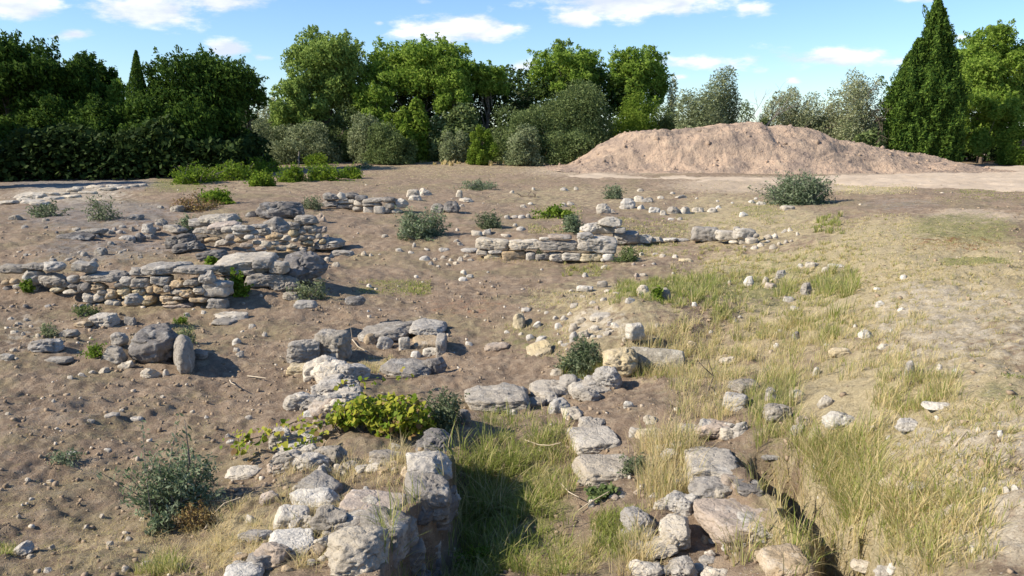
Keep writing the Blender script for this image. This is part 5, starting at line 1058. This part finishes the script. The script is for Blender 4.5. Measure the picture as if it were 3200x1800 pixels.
shrub("shrub", "small grey bush on the brown field below the earth heap", "shrub", 5, 1945, 45, 2100, 145, "grey", n=1500, leaf=.09, nl=14)
shrub("weed", "dark weed growing from the joint of the squared block wall", "weed", 5, 1445, 445, 1535, 595, "rosem", n=800, leaf=.05, ry=.25)
shrub("shrub", "dark green bush in the shade at the right end of the squared block wall", "shrub", 5, 2035, 490, 2225, 610, "olived", n=1500, leaf=.06)
shrub("weed", "low grey green plant mat on the upper brown field", "weed", 5, 880, 20, 1215, 85, "grey", n=1500, leaf=.1, nl=14)
shrub("weed", "bright green weed in the hollow beside the leaning slabs", "weed", 4, 1495, 575, 1590, 645, "weed", "broad", n=500, leaf=.05)
shrub("weed", "yellow green weed against the corner block of the left rubble wall", "weed", 4, 1650, 685, 1810, 855, "weed", "broad", n=1300, leaf=.055, ry=.4)
shrub("weed", "dark green weed in the face of the left rubble wall", "weed", 4, 140, 740, 240, 830, "bright", "broad", n=500, leaf=.05, ry=.4)
shrub("weed", "blurry green grass weed right of the tumbled wall end", "weed", 4, 2120, 730, 2370, 890, "olive", n=900, leaf=.06)
shrub("weed", "green weed at the foot of the left boulder heap", "weed", 4, 590, 1205, 760, 1310, "bright", "fine", n=600, leaf=.05)
shrub("weed", "green weed between the slab and the light grey block before the left wall", "weed", 4, 1265, 1000, 1360, 1060, "bright", "fine", n=400, leaf=.05)
shrub("weed", "olive weed right of the tall upright smooth stone", "weed", 4, 1290, 1075, 1440, 1200, "olive", n=600, leaf=.05)
shrub("weed", "dull green weed patch before the left rubble wall", "weed", 4, 460, 935, 720, 1015, "olived", n=700, leaf=.05)
shrub("weed", "small green weed on the earth at the far left before the boulders", "weed", 4, 270, 1055, 410, 1160, "olive", n=500, leaf=.05)
shrub("weed", "dead branchy weed with dark leaves on the left terrace", "weed", 4, 600, 140, 840, 310, "rosem", n=1100, leaf=.08, stems=20)
shrub("weed", "flat grey weed patch left of the dead branchy weed", "weed", 4, 100, 190, 450, 280, "rosem", n=900, leaf=.09)
shrub("weed", "grey weed between the slabs of the second rubble wall", "weed", 4, 1290, 265, 1420, 380, "grey", n=700, leaf=.07)
shrub("weed", "grey weed on the slab of the second rubble wall, right part", "weed", 4, 1630, 260, 1760, 330, "grey", n=500, leaf=.07)
shrub("weed", "grey dry bush at the left end of the far rubble wall", "weed", 4, 2195, 130, 2350, 225, "rosem", n=900, leaf=.08)
shrub("weed", "rust brown low weeds on the left terrace", "weed", 4, 1215, 120, 1590, 245, "brown", n=1500, leaf=.08)
GW = "yellow green bushes along the wood edge"
for bx in """1 1255 1205 1545 1340|long yellow green bush at the left end of the bright bush row
1 1520 1185 1790 1320|yellow green bush second from left in the bright bush row
1 1700 1150 1930 1275|taller yellow green bush third from left in the bright bush row
1 1890 1180 2015 1250|small green bush closing the bright bush row on the right
1 1825 1255 1975 1355|low yellow green bush standing in front of the bright bush row
1 2035 1200 2195 1325|round yellow green bush beside the wooden stake
1 2225 1115 2375 1205|yellow green bush between the wooden stakes
1 2245 1205 2475 1315|wide pale green bush on the slope right of the wooden stake
1 2505 1225 2620 1300|small yellow green bush rightmost of the slope bushes
4 1480 88 1645 168|small bright green bush above the rust brown weeds""".split("\n"):
    s, l = bx.split("|"); p = list(map(float, s.split())); wx = (p[3] - p[1]) * .16; shrub("bush", l, "bush", int(p[0]), p[1] - wx, p[2] + (p[4] - p[2]) * .12, p[3] + wx, p[4] + 6, "weed", "fine", n=3200, leaf=.15, nl=30, lr=(.14, .3), group=GW, shell=.8)
tree("olive_tree", "grey green olive behind the bright bush row and wooden stakes", "tree", 1, 1860, 830, 2500, 1230, 51, "olive", "fine", nl=34, dens=420, lr=(.2, .36))
tree("bush", "dull green bush left of the grey green olive, behind the bright bush row", "bush", 1, 1620, 975, 1920, 1230, 49.5, "olived", "fine", nl=18, dens=400)
shrub("weed", "small grey green plant high on the brown field left of the middle", "weed", 2, 130, 1190, 255, 1235, "grey", n=700, leaf=.11)
shrub("weed", "low green weed by the rounded pale boulder in the grass", "weed", 5, 2300, 815, 2390, 885, "bright", "broad", n=600, leaf=.05)
shrub("weed", "green leafy weed among the dead litter before the pale cracked blocks", "weed", 8, 1810, 780, 2080, 900, "olived", "broad", n=900, leaf=.03)
shrub("weed", "grey twiggy weed hanging over the right side of the pale cracked block", "weed", 8, 2080, 560, 2310, 720, "rosem", n=900, leaf=.035, stems=30)
shrub("weed", "green weed in the shade of the trench bottom", "weed", 8, 880, 1200, 1180, 1400, "bright", "fine", n=900, leaf=.04)

def heart_leaves(P, N, A, s):
    A = unit(A - (A * N).sum(1, keepdims=True) * N); B = np.cross(N, A); s = np.asarray(s).reshape(-1, 1)
    o = [(0, 0, 0), (.5, .22, .1), (.42, .65, .12), (0, 1.05, -.06), (-.42, .65, .12), (-.5, .22, .1), (0, .5, -.02)]
    v = np.stack([P + s * (B * a + A * b + N * c) for a, b, c in o], 1).reshape(-1, 3)
    i = (np.arange(len(P)) * 7)[:, None]
    q = np.vstack([i + np.array([[0, 1, 2, 6]]), i + np.array([[6, 2, 3, 4]]), i + np.array([[0, 6, 4, 5]])]); return v, q
def vine():
    rg = np.random.default_rng(77); bx, by, bz = hT(8, 420, 500); r = empty("vine", (bx, by, bz)); tag(r, "leafy vine with yellow green heart shaped leaves sprawling over the left foreground wall", "vine")
    P = []; stems = []
    for cxy, w, h, n in (((8, 200, 420), 330, 330, 330), ((8, 480, 470), 470, 400, 560), ((8, 380, 330), 330, 200, 240), ((8, 30, 400), 200, 240, 150), ((7, 2480, 430), 200, 220, 110)):
        x, y, z = hT(*cxy); m = y / F * K
        d = unit(rg.normal(size=(n, 3))); rr = rg.random(n) ** .45
        p = np.stack([x + d[:, 0] * rr * w * m * .55, y + .15 + d[:, 1] * rr * w * m * .45, z + .06 + np.abs(d[:, 2]) * rr * h * m * .72], -1); P.append(p)
        for k in range(12): q = p[rg.integers(n)]; s0 = np.array([x, y + .1, z - .03]); stems.append(tube([s0 - (bx, by, bz), (s0 + q) / 2 + rg.normal(size=3) * .04 - (bx, by, bz), q - (bx, by, bz)], [.006, .005, .002], 4))
    for pl, n in (([(7, 2450, 400), (7, 2330, 460), (7, 2200, 420), (7, 2080, 480), (7, 1960, 540), (7, 1860, 560), (7, 1780, 600)], 95), ([(7, 2400, 520), (7, 2280, 560), (7, 2180, 560), (7, 2060, 600)], 40), ([(7, 1760, 560), (7, 1770, 650)], 22), ([(8, 60, 150), (8, 250, 110), (8, 600, 90)], 30)):
        pts = []
        for t_ in pl:
            x, y, z = hT(*t_); pts.append((x, y - .05, z + .16))
        pts = np.array(pts); stems.append(tube(pts - (bx, by, bz), np.full(len(pts), .005), 4))
        t = rg.random(n) * (len(pts) - 1.001); i = t.astype(int); f = (t - i)[:, None]; P.append(pts[i] * (1 - f) + pts[i + 1] * f + rg.normal(size=(n, 3)) * .045)
    P = np.vstack(P) - (bx, by, bz); n = len(P)
    N_ = unit(rg.normal(size=(n, 3)) * .55 + np.array([-.45, -.35, .7])); A = unit(rg.normal(size=(n, 3)) * .5 + np.array([0, -.25, -.75]))
    kd = rg.random(n) < .14; v, q = heart_leaves(P[kd], N_[kd], A[kd], rg.uniform(.03, .06, kd.sum())); link("dry_leaves", mesh("dry_leaves", v, quads=q, smooth=True), r, LM["brown"])["label"] = "withered brown leaves"
    P, N_, A = P[~kd], N_[~kd], A[~kd]; n = len(P)
    v, q = heart_leaves(P, N_, A, rg.uniform(.028, .064, n)); link("leaves", mesh("leaves", v, quads=q, smooth=True), r, LM["vine"])
    v, q = join(stems); link("stems", mesh("stems", v, quads=q), r, MB)
vine()

# stakes and dead sticks
for (tx, y0, y1), l in (((2182, 1110, 1222), "tallest grey wooden stake at the wood edge, leftmost of four"), ((2390, 1068, 1142), "pale grey wooden stake, third of four from the left"), ((2314, 1080, 1128), "thin grey wooden stake second from the left of four"), ((2480, 1068, 1130), "thin grey wooden stake rightmost of four")):
    x, y, z = hT(1, tx, y1); h = (y1 - y0) * K * y / F
    v, q = tube([(0, 0, -.1), (.02, 0, h * .5), (.05, 0, h)], [.045, .04, .03], 7); c = len(v); v = np.vstack([v, [[.05, 0, h + .015]]])
    o = link("wooden_stake", mesh("wooden_stake", v, quads=q, tris=[(14 + i, 14 + (i + 1) % 7, c) for i in range(7)]), None, MBG); o.location = (x, y, z)
    tag(o, l, "stake", "wooden stakes at the wood edge")
def stick(label, pts, r=.008, up=.05, mat=None, branches=0, seed=1):
    rg = np.random.default_rng(seed); P = np.array([hT(*p) for p in pts]); P[:, 2] += np.linspace(.02, up, len(P)); o0 = P[0].copy(); P -= o0
    parts = [tube(P, np.linspace(r, r * .5, len(P)), 5)]
    for k in range(branches):
        s = P[rg.integers(0, len(P))]; L = np.linalg.norm(P[-1]) * .4; d = unit(rg.normal(size=3) + np.array([0, 0, .8])); parts.append(tube([s, s + d * L * .5, s + d * L + rg.normal(size=3) * L * .1], [r * .7, r * .5, r * .2], 4))
    v, q = join(parts); o = link("dead_stick", mesh("dead_stick", v, quads=q), None, mat or MST); o.location = o0; tag(o, label, "stick")
stick("white bleached stick lying on the left terrace", [(4, 685, 155), (4, 715, 172), (4, 748, 195)], .014, .15)
stick("small forked dead branch on the brown field above the squared block wall", [(5, 1350, 125), (5, 1400, 130), (5, 1455, 135)], .02, .05, MB, 8, 4)
stick("dry stalk leaning out of the grass in the trench", [(8, 1380, 470), (8, 1480, 560), (8, 1560, 620), (8, 1640, 660)], .006, .22)
stick("long thin dry stalk on the grass below the leaning stalk", [(8, 1640, 790), (8, 1700, 900), (8, 1775, 990)], .006, .12)
stick("dry twig crossing the litter before the pale cracked blocks", [(8, 1770, 990), (8, 1850, 960), (8, 1990, 910)], .006, .08)
stick("curved pale twig on the shaded earth right of the left boulder heap", [(7, 1680, 30), (7, 1690, 80), (7, 1725, 130)], .009, .12)
stick("straight pale twig at the top of the left foreground earth", [(7, 1810, 0), (7, 1880, 20), (7, 1945, 40)], .009, .06)
stick("bent dry twig right of the grey green foreground bush", [(7, 1500, 1130), (7, 1560, 1030), (7, 1640, 965), (7, 1760, 935)], .007, .06)
stick("thin dead twig standing in the hollow of the central block pile", [(5, 120, 1180), (5, 160, 1240), (5, 230, 1290)], .010, .05, None, 2, 3)
stick("dead twig beside the pointed grey rock in the green grass", [(9, 240, 190), (9, 270, 120), (9, 300, 60)], .008, .1, MB, 3, 5)
stick("bleached stick lying on the right bank", [(9, 2060, 520), (9, 2100, 480), (9, 2150, 430)], .009, .03)

# ------------------------------------------------------------------ grass
BL = []
def blades(t, x0, y0, x1, y1, n, h, dry, width=.005, lean=.5, spread=1.0, jitter=.4, tuft=0, seed=0, dvar=.25):
    rg = np.random.default_rng(1000 + len(BL)); q = quad(t, x0, y0, x1, y1)
    if tuft:
        k = max(3, int(n / tuft)); a, b = rg.random(k), rg.random(k); 
    else: a, b = rg.random(n), rg.random(n)
    ap = ((q[0][None] * (1 - a[:, None]) + q[1][None] * a[:, None]) * (1 - b[:, None]) + (q[3][None] * (1 - a[:, None]) + q[2][None] * a[:, None]) * b[:, None])
    if tuft:
        i = rg.integers(0, len(ap), n); sz = rg.uniform(.5, 1.3, len(ap)); off = rg.normal(size=(n, 2)) * h * .22
        ap = ap[i] + off; hs = sz[i]; ang = np.arctan2(off[:, 1], off[:, 0]) + rg.normal(size=n) * .6
    else: hs = np.ones(n); ang = rg.uniform(0, 6.283, n)
    k = fbm(ap[:, 0] * 2.2, ap[:, 1] * 2.2, ap[:, 0] * 0, 19, 3) > (-.12 if not tuft else -9)
    zz = zt(ap[:, 0], ap[:, 1]); k &= ~((ap[:, 0] > 1.68) & (ap[:, 0] < 2.12) & (ap[:, 1] < 6.3) & (((zz < .12) & (rg.random(len(k)) > .12)) | (rg.random(len(k)) > .8)))
    for sx_, sy_, sr_ in STN: k &= (ap[:, 0] - sx_) ** 2 + (ap[:, 1] - sy_) ** 2 > (sr_ * .42) ** 2
    ap, hs, ang = ap[k], hs[k], ang[k]; m = len(ap)
    H = h * hs * rg.uniform(1 - jitter, 1 + jitter, m); le = lean * rg.uniform(.3, 1.5, m); w = width * rg.uniform(.6, 1.4, m) * np.maximum(1, ap[:, 1] / 8) ** .8
    z = zt(ap[:, 0], ap[:, 1]) - .01; base = np.column_stack([ap, z]); D = np.stack([np.cos(ang), np.sin(ang), 0 * ang], -1); S_ = np.stack([-np.sin(ang), np.cos(ang), 0 * ang], -1)
    tw = rg.uniform(-1, 1, (m, 1)); S_ = unit(S_ + D * tw)
    rows = []
    for tt, ww in ((0, 1), (.38, .85), (.72, .55)):
        c = base + np.array([0, 0, 1.]) * (H * (tt - .38 * le * tt * tt))[:, None] + D * (H * le * tt * tt)[:, None]
        rows += [c + S_ * (w * ww / 2)[:, None], c - S_ * (w * ww / 2)[:, None]]
    rows.append(base + np.array([0, 0, 1.]) * (H * (1 - .38 * le))[:, None] + D * (H * le)[:, None])
    v = np.stack(rows, 1); dr = np.clip(dry + rg.normal(size=m) * dvar, 0, 1)
    BL.append((v, dr))
for s in """8 830 420 1700 1449 5200 .22 .12 .006 .7 tuft=40|8 1000 620 1500 1050 1100 .30 .2 .007 .9 tuft=120|8 1060 260 1700 620 1400 .2 .3 .006 .6 tuft=40|8 1020 900 1330 1060 420 .42 .35 .007 1.0 tuft=210|8 840 560 1060 1000 420 .34 .25 .007 .9 tuft=60
8 1400 400 1740 900 1500 .2 .55 .005 .6 tuft=40|8 2250 470 2571 960 1700 .33 .85 .005 .45 tuft=70|8 1850 1000 2230 1350 900 .14 .35 .005 .6|8 1250 1150 1900 1449 2600 .10 .6 .004 .7|8 1300 1250 1900 1449 900 .14 .8 .004 .7 tuft=30
8 2100 1200 2300 1449 800 .24 .95 .005 .6 tuft=90|8 380 1080 620 1449 350 .30 .4 .006 .6 tuft=50|8 600 1150 1200 1449 900 .24 .35 .006 .7 tuft=40|8 0 520 520 800 1100 .15 .95 .004 .6 tuft=30|8 350 540 520 780 300 .2 .9 .004 .5 tuft=50
9 -60 460 210 960 1300 .30 .75 .005 .5 tuft=70|9 900 380 1500 920 2500 .25 .5 .005 .75 tuft=60|9 1200 380 1460 880 500 .36 .5 .005 .5 tuft=90|9 1050 850 2000 1449 3600 .20 .66 .005 .8 tuft=60|9 550 20 900 540 2600 .22 .45 .005 .5 tuft=50|9 480 950 830 1400 1300 .30 .6 .006 .45 tuft=110
9 830 720 1380 1440 900 .46 .6 .006 .8 tuft=60|9 1500 0 2100 240 2400 .18 .55 .005 .5 tuft=50|9 2200 0 2571 180 1500 .05 .2 .006 .5|9 1900 600 2450 1100 1400 .10 .6 .005 .5 tuft=40|9 0 0 450 330 1900 .25 .75 .005 .5 tuft=50|9 230 880 420 1100 400 .10 .6 .004 .6|9 850 1000 1350 1449 700 .3 .5 .006 .7 tuft=60|9 1500 1000 2350 1440 1600 .15 .65 .005 .6 tuft=40
6 0 650 1300 1100 6500 .12 .5 .006 .5 tuft=40|6 200 480 1400 720 5200 .10 .62 .006 .5 tuft=40|6 1050 690 1350 860 1200 .2 .3 .006 .4 tuft=80|6 0 740 320 950 1500 .2 .25 .006 .4 tuft=60|6 700 780 860 900 250 .3 .45 .006 .4 tuft=120|6 1120 980 1200 1190 260 .3 .3 .007 .3 tuft=130|6 0 1000 1100 1449 5200 .17 .68 .005 .5 tuft=45|6 1100 1000 1900 1449 2600 .13 .72 .005 .5 tuft=40|6 260 940 420 1070 400 .14 .35 .006 .5 tuft=60|6 830 960 950 1080 350 .12 .45 .006 .5 tuft=60
6 1700 270 2460 500 4500 .025 .35 .008 .5|6 1250 250 1750 640 3500 .06 .8 .006 .6|6 1980 570 2460 640 900 .035 .3 .009 .5|6 1700 420 2300 520 1200 .03 .9 .008 .5|6 1900 80 2571 170 1600 .03 .3 .01 .5|6 430 180 820 330 1500 .06 .5 .008 .5|6 200 300 1050 360 1600 .05 .55 .008 .5|6 1300 640 2571 1400 7000 .06 .72 .005 .9 tuft=30|6 1200 300 2571 800 5000 .05 .65 .007 .9 tuft=30|9 1500 150 2571 1000 4500 .07 .7 .005 .9 tuft=30
5 1650 560 2000 720 1300 .10 .45 .006 .5 tuft=40|5 150 730 700 840 1600 .05 .35 .007 .5|5 530 760 690 840 400 .07 .2 .008 .5|5 2000 740 2571 930 3600 .13 .3 .006 .5 tuft=50|5 1400 800 2100 960 1800 .06 .75 .006 .5|5 1230 1050 1700 1300 1500 .06 .6 .005 .5|5 1650 1340 2050 1449 1600 .14 .4 .005 .5 tuft=60|5 150 1300 420 1430 1300 .09 .8 .005 .5|5 1450 200 1800 300 900 .08 .3 .008 .5|5 2060 280 2571 440 2600 .06 .5 .008 .5|5 1650 330 1900 400 400 .1 .4 .007 .5|5 1400 330 1700 400 900 .06 .55 .007 .5|5 2200 460 2571 560 1300 .06 .4 .007 .5|5 2150 1100 2571 1449 1900 .22 .75 .005 .5 tuft=50
5 1860 1330 2460 1460 900 .15 .45 .005 .5 tuft=50|4 2120 740 2380 880 700 .08 .4 .006 .5|4 1260 1000 1420 1180 500 .06 .5 .006 .5|1 1060 1320 1500 1400 1200 .05 .4 .01 .5|6 1030 270 1235 405 900 .16 .3 .008 .4 tuft=60|8 1900 1010 2220 1290 1500 .13 .1 .006 .7 tuft=40|6 900 500 2571 1000 3500 .05 .6 .006 .8|6 0 500 1500 1000 3500 .07 .45 .006 .7|9 1300 200 2571 900 2500 .08 .6 .005 .8|7 1000 1340 1320 1449 900 .10 .35 .005 .5 tuft=60|7 1500 900 2571 1449 3200 .11 .97 .0035 .9 tuft=30|7 1000 1080 1700 1449 1200 .10 .95 .003 .9 tuft=25|7 2000 560 2350 800 400 .12 .9 .004 .6 tuft=30|7 2250 500 2571 760 600 .12 .9 .004 .6 tuft=30|7 0 1220 140 1310 350 .06 .4 .005 .5|7 400 1000 1300 1449 900 .05 .95 .003 1.0|7 0 0 1500 1100 1500 .02 .9 .003 1.1|5 0 0 2571 560 3500 .03 .65 .006 1.1|2 0 1180 1700 1449 2500 .04 .8 .012 1.0|4 1300 100 2571 900 2500 .025 .8 .005 1.2|6 0 0 1300 500 6000 .04 .7 .008 .9|0 1.97 4.0 2.32 6.3 1500 .16 .6 .005 .7 tuft=25|0 1.93 4.2 2.12 6.2 420 .24 .45 .005 .9 tuft=14|9 880 560 1400 1449 1600 .19 .55 .005 .7 tuft=50|9 900 420 1500 700 900 .2 .5 .005 .7 tuft=50|7 0 0 1900 1449 15000 .035 .8 .003 1.5|4 0 900 2571 1449 7000 .03 .85 .004 1.2|5 500 600 1500 1300 3500 .022 .85 .004 1.2|4 0 950 1400 1449 2500 .02 .85 .004 1.2|9 1300 300 2571 1449 5000 .03 .9 .004 1.1|6 1000 700 2571 1449 6000 .03 .9 .005 1.1|6 200 300 2000 800 6000 .035 .75 .006 .9
3 1180 1340 1800 1420 1600 .05 .65 .012 .5|3 2100 1380 2571 1449 1400 .035 .35 .012 .5|2 700 1130 1650 1215 1900 .28 .9 .02 .4 tuft=40|2 -200 1140 700 1190 1200 .2 .8 .02 .4 tuft=30|2 0 1200 1700 1290 1500 .04 .85 .012 .7|5 0 40 2571 240 2600 .03 .85 .008 .7|5 1030 560 1700 610 500 .06 .6 .006 .5""".replace("\n", "|").split("|"):
    p = s.split(); kw = {}
    if p[-1].startswith("tuft"): kw["tuft"] = max(8, float(p.pop().split("=")[1]) * (.35 if p[0] in "89" else .4))
    blades(int(p[0]), *map(float, p[1:5]), int(float(p[5]) * (.6 if p[0] in "89" else .85)), float(p[6]) * (.72 if p[0] in "89" else .85), float(p[7]), float(p[8]), float(p[9]), **kw)
def emit(name, label, sel):
    v = np.concatenate([BL[i][0] for i in sel]); d = np.concatenate([BL[i][1] for i in sel]); m = len(v)
    i = (np.arange(m) * 7)[:, None]; q = np.vstack([i + np.array([[0, 1, 3, 2]]), i + np.array([[2, 3, 5, 4]])]); t = i + np.array([[4, 5, 6]])
    me = mesh(name, v.reshape(-1, 3), quads=q, tris=t, smooth=False); at = me.attributes.new("dry", "FLOAT", "POINT"); at.data.foreach_set("value", np.repeat(d, 7).astype(np.float32))
    tag(link(name, me, None, MBL), label, "grass", kind="stuff")
gs = [i for i in range(len(BL)) if BL[i][1].mean() < .58]; ds = [i for i in range(len(BL)) if BL[i][1].mean() >= .58]
emit("green_grass", "green and yellowish grass growing in the trench and over the slope", gs)
emit("dry_grass", "dry straw coloured grass among the walls and over the right slope", ds)

# ------------------------------------------------------------------ light and sky
SUN_EL, SUN_AZ = R(35), R(-105)       # azimuth from +Y, clockwise positive
sd = Vector((math.sin(SUN_AZ) * math.cos(SUN_EL), math.cos(SUN_AZ) * math.cos(SUN_EL), math.sin(SUN_EL)))
sl = bpy.data.lights.new("sun", "SUN"); sl.energy = 5.0; sl.angle = R(.53); sl.color = (1, .91, .77)
so = bpy.data.objects.new("sun", sl); C.objects.link(so); so.rotation_euler = (-sd).to_track_quat("-Z", "Y").to_euler()
w = bpy.data.worlds.new("World"); sc.world = w; w.use_nodes = True
nt = w.node_tree; N = nt.nodes; Lk = nt.links
sky = N.new("ShaderNodeTexSky"); sky.sky_type = "NISHITA"; sky.sun_disc = False; sky.sun_elevation = SUN_EL; sky.sun_rotation = SUN_AZ; sky.air_density = 1.0; sky.dust_density = .0; sky.ozone_density = 1.6; sky.altitude = 100
bg = N["Background"]; bg.inputs[1].default_value = .105
tc = N.new("ShaderNodeTexCoord"); sx = N.new("ShaderNodeSeparateXYZ"); Lk.new(tc.outputs["Generated"], sx.inputs[0])
def wm(op, a, b=None, c=None):
    n_ = N.new("ShaderNodeMath"); n_.operation = op
    for i, v_ in enumerate((a, b, c)):
        if v_ is None: continue
        if isinstance(v_, (int, float)): n_.inputs[i].default_value = v_
        else: Lk.new(v_, n_.inputs[i])
    return n_.outputs[0]
az = wm("ARCTAN2", sx.outputs[0], sx.outputs[1]); el = wm("ARCSINE", sx.outputs[2])
cb = N.new("ShaderNodeCombineXYZ"); Lk.new(az, cb.inputs[0]); Lk.new(wm("MULTIPLY", el, 2.6), cb.inputs[1])
nz = N.new("ShaderNodeTexNoise"); nz.inputs["Scale"].default_value = 13; nz.inputs["Detail"].default_value = 10; nz.inputs["Roughness"].default_value = .6; Lk.new(cb.outputs[0], nz.inputs["Vector"])
nzo = wm("MULTIPLY", wm("SUBTRACT", nz.outputs[0], .5), 4.2)
tot = None
for (t, x0, y0, x1, y1, k) in ((1, -200, -90, 420, 150, 1.0), (1, 700, -60, 1450, 210, 1.1), (1, 1250, -80, 2050, 110, .8), (1, 360, 200, 720, 300, .95), (1, 1540, 295, 1830, 420, 1.0), (1, 1780, 390, 2010, 445, .6), (2, 470, 90, 1330, 330, 1.05), (2, 1480, -110, 2700, 150, 1.0), (2, 1560, 70, 1960, 210, 1.0), (2, 1270, 435, 1520, 540, .8), (3, -300, 400, 520, 520, .85), (3, 480, 350, 1700, 520, .75), (3, 480, 20, 780, 105, .5), (3, 1620, -60, 1950, 25, .7), (3, 2050, 240, 2200, 310, .55), (3, 0, 530, 150, 590, .5), (3, 820, 560, 930, 610, .5), (2, 540, -20, 740, 60, .5), (2, 270, 155, 350, 190, .5), (1, 2070, 360, 2260, 450, .6), (3, -50, -80, 180, 140, .8)):
    (pa, pb), (pc, pd) = T(t, x0, y0), T(t, x1, y1)
    def ae(px, py):
        dx, dz = rays(px, py); return math.atan2(dx, 1), math.atan2(dz, math.hypot(dx, 1))
    a0, e0 = ae((pa + pc) / 2, (pb + pd) / 2); aw = abs(ae(pc, pb)[0] - ae(pa, pb)[0]) / 2; eh = abs(ae(pa, pb)[1] - ae(pa, pd)[1]) / 2
    u_ = wm("DIVIDE", wm("SUBTRACT", az, a0), aw); v_ = wm("DIVIDE", wm("SUBTRACT", el, e0), eh)
    d_ = wm("SQRT", wm("ADD", wm("MULTIPLY", u_, u_), wm("MULTIPLY", v_, v_)))
    f_ = wm("MULTIPLY", wm("SUBTRACT", 1.38, d_), k * 1.2)
    tot = f_ if tot is None else wm("MAXIMUM", tot, f_)
cb2 = N.new("ShaderNodeCombineXYZ"); Lk.new(wm("ADD", az, -.012), cb2.inputs[0]); Lk.new(wm("MULTIPLY", wm("ADD", el, .016), 2.6), cb2.inputs[1])
nz2 = N.new("ShaderNodeTexNoise"); nz2.inputs["Scale"].default_value = 13; nz2.inputs["Detail"].default_value = 5; nz2.inputs["Roughness"].default_value = .5; Lk.new(cb2.outputs[0], nz2.inputs["Vector"])
low = wm("MULTIPLY_ADD", wm("SUBTRACT", nz2.outputs[0], nz.outputs[0]), 3.0, wm("MULTIPLY_ADD", tot, .25, .1))
dens = wm("ADD", tot, nzo)
mr = N.new("ShaderNodeMapRange"); mr.interpolation_type = "SMOOTHSTEP"; Lk.new(dens, mr.inputs[0]); mr.inputs[1].default_value = .2; mr.inputs[2].default_value = 1.15; mr.inputs[3].default_value = 0; mr.inputs[4].default_value = .92
# cloud tone: bluish grey below, white above
mr2 = N.new("ShaderNodeMapRange"); Lk.new(low, mr2.inputs[0]); mr2.inputs[1].default_value = -.2; mr2.inputs[2].default_value = .7
cm = N.new("ShaderNodeMix"); cm.data_type = "RGBA"; Lk.new(mr2.outputs[0], cm.inputs[0]); cm.inputs[6].default_value = (7.6, 7.6, 7.9, 1); cm.inputs[7].default_value = (5.0, 5.4, 6.7, 1)
tint = N.new("ShaderNodeMix"); tint.data_type = "RGBA"; tint.blend_type = "MULTIPLY"; tint.inputs[0].default_value = 1; Lk.new(sky.outputs[0], tint.inputs[6]); tint.inputs[7].default_value = (.72, .885, 1.11, 1)
mx = N.new("ShaderNodeMix"); mx.data_type = "RGBA"; Lk.new(mr.outputs[0], mx.inputs[0]); Lk.new(tint.outputs[2], mx.inputs[6]); Lk.new(cm.outputs[2], mx.inputs[7])
Lk.new(mx.outputs[2], bg.inputs[0])

sc.view_settings.view_transform = "Standard"; sc.view_settings.look = "None"; sc.view_settings.exposure = 0.62; sc.view_settings.gamma = 1.0
sc.render.engine = "CYCLES"
sc.cycles.use_denoising = True
try: sc.cycles.denoiser = "OPENIMAGEDENOISE"
except Exception: pass
sc.cycles.max_bounces = 5; sc.cycles.diffuse_bounces = 3; sc.cycles.transmission_bounces = 3; sc.cycles.transparent_max_bounces = 4
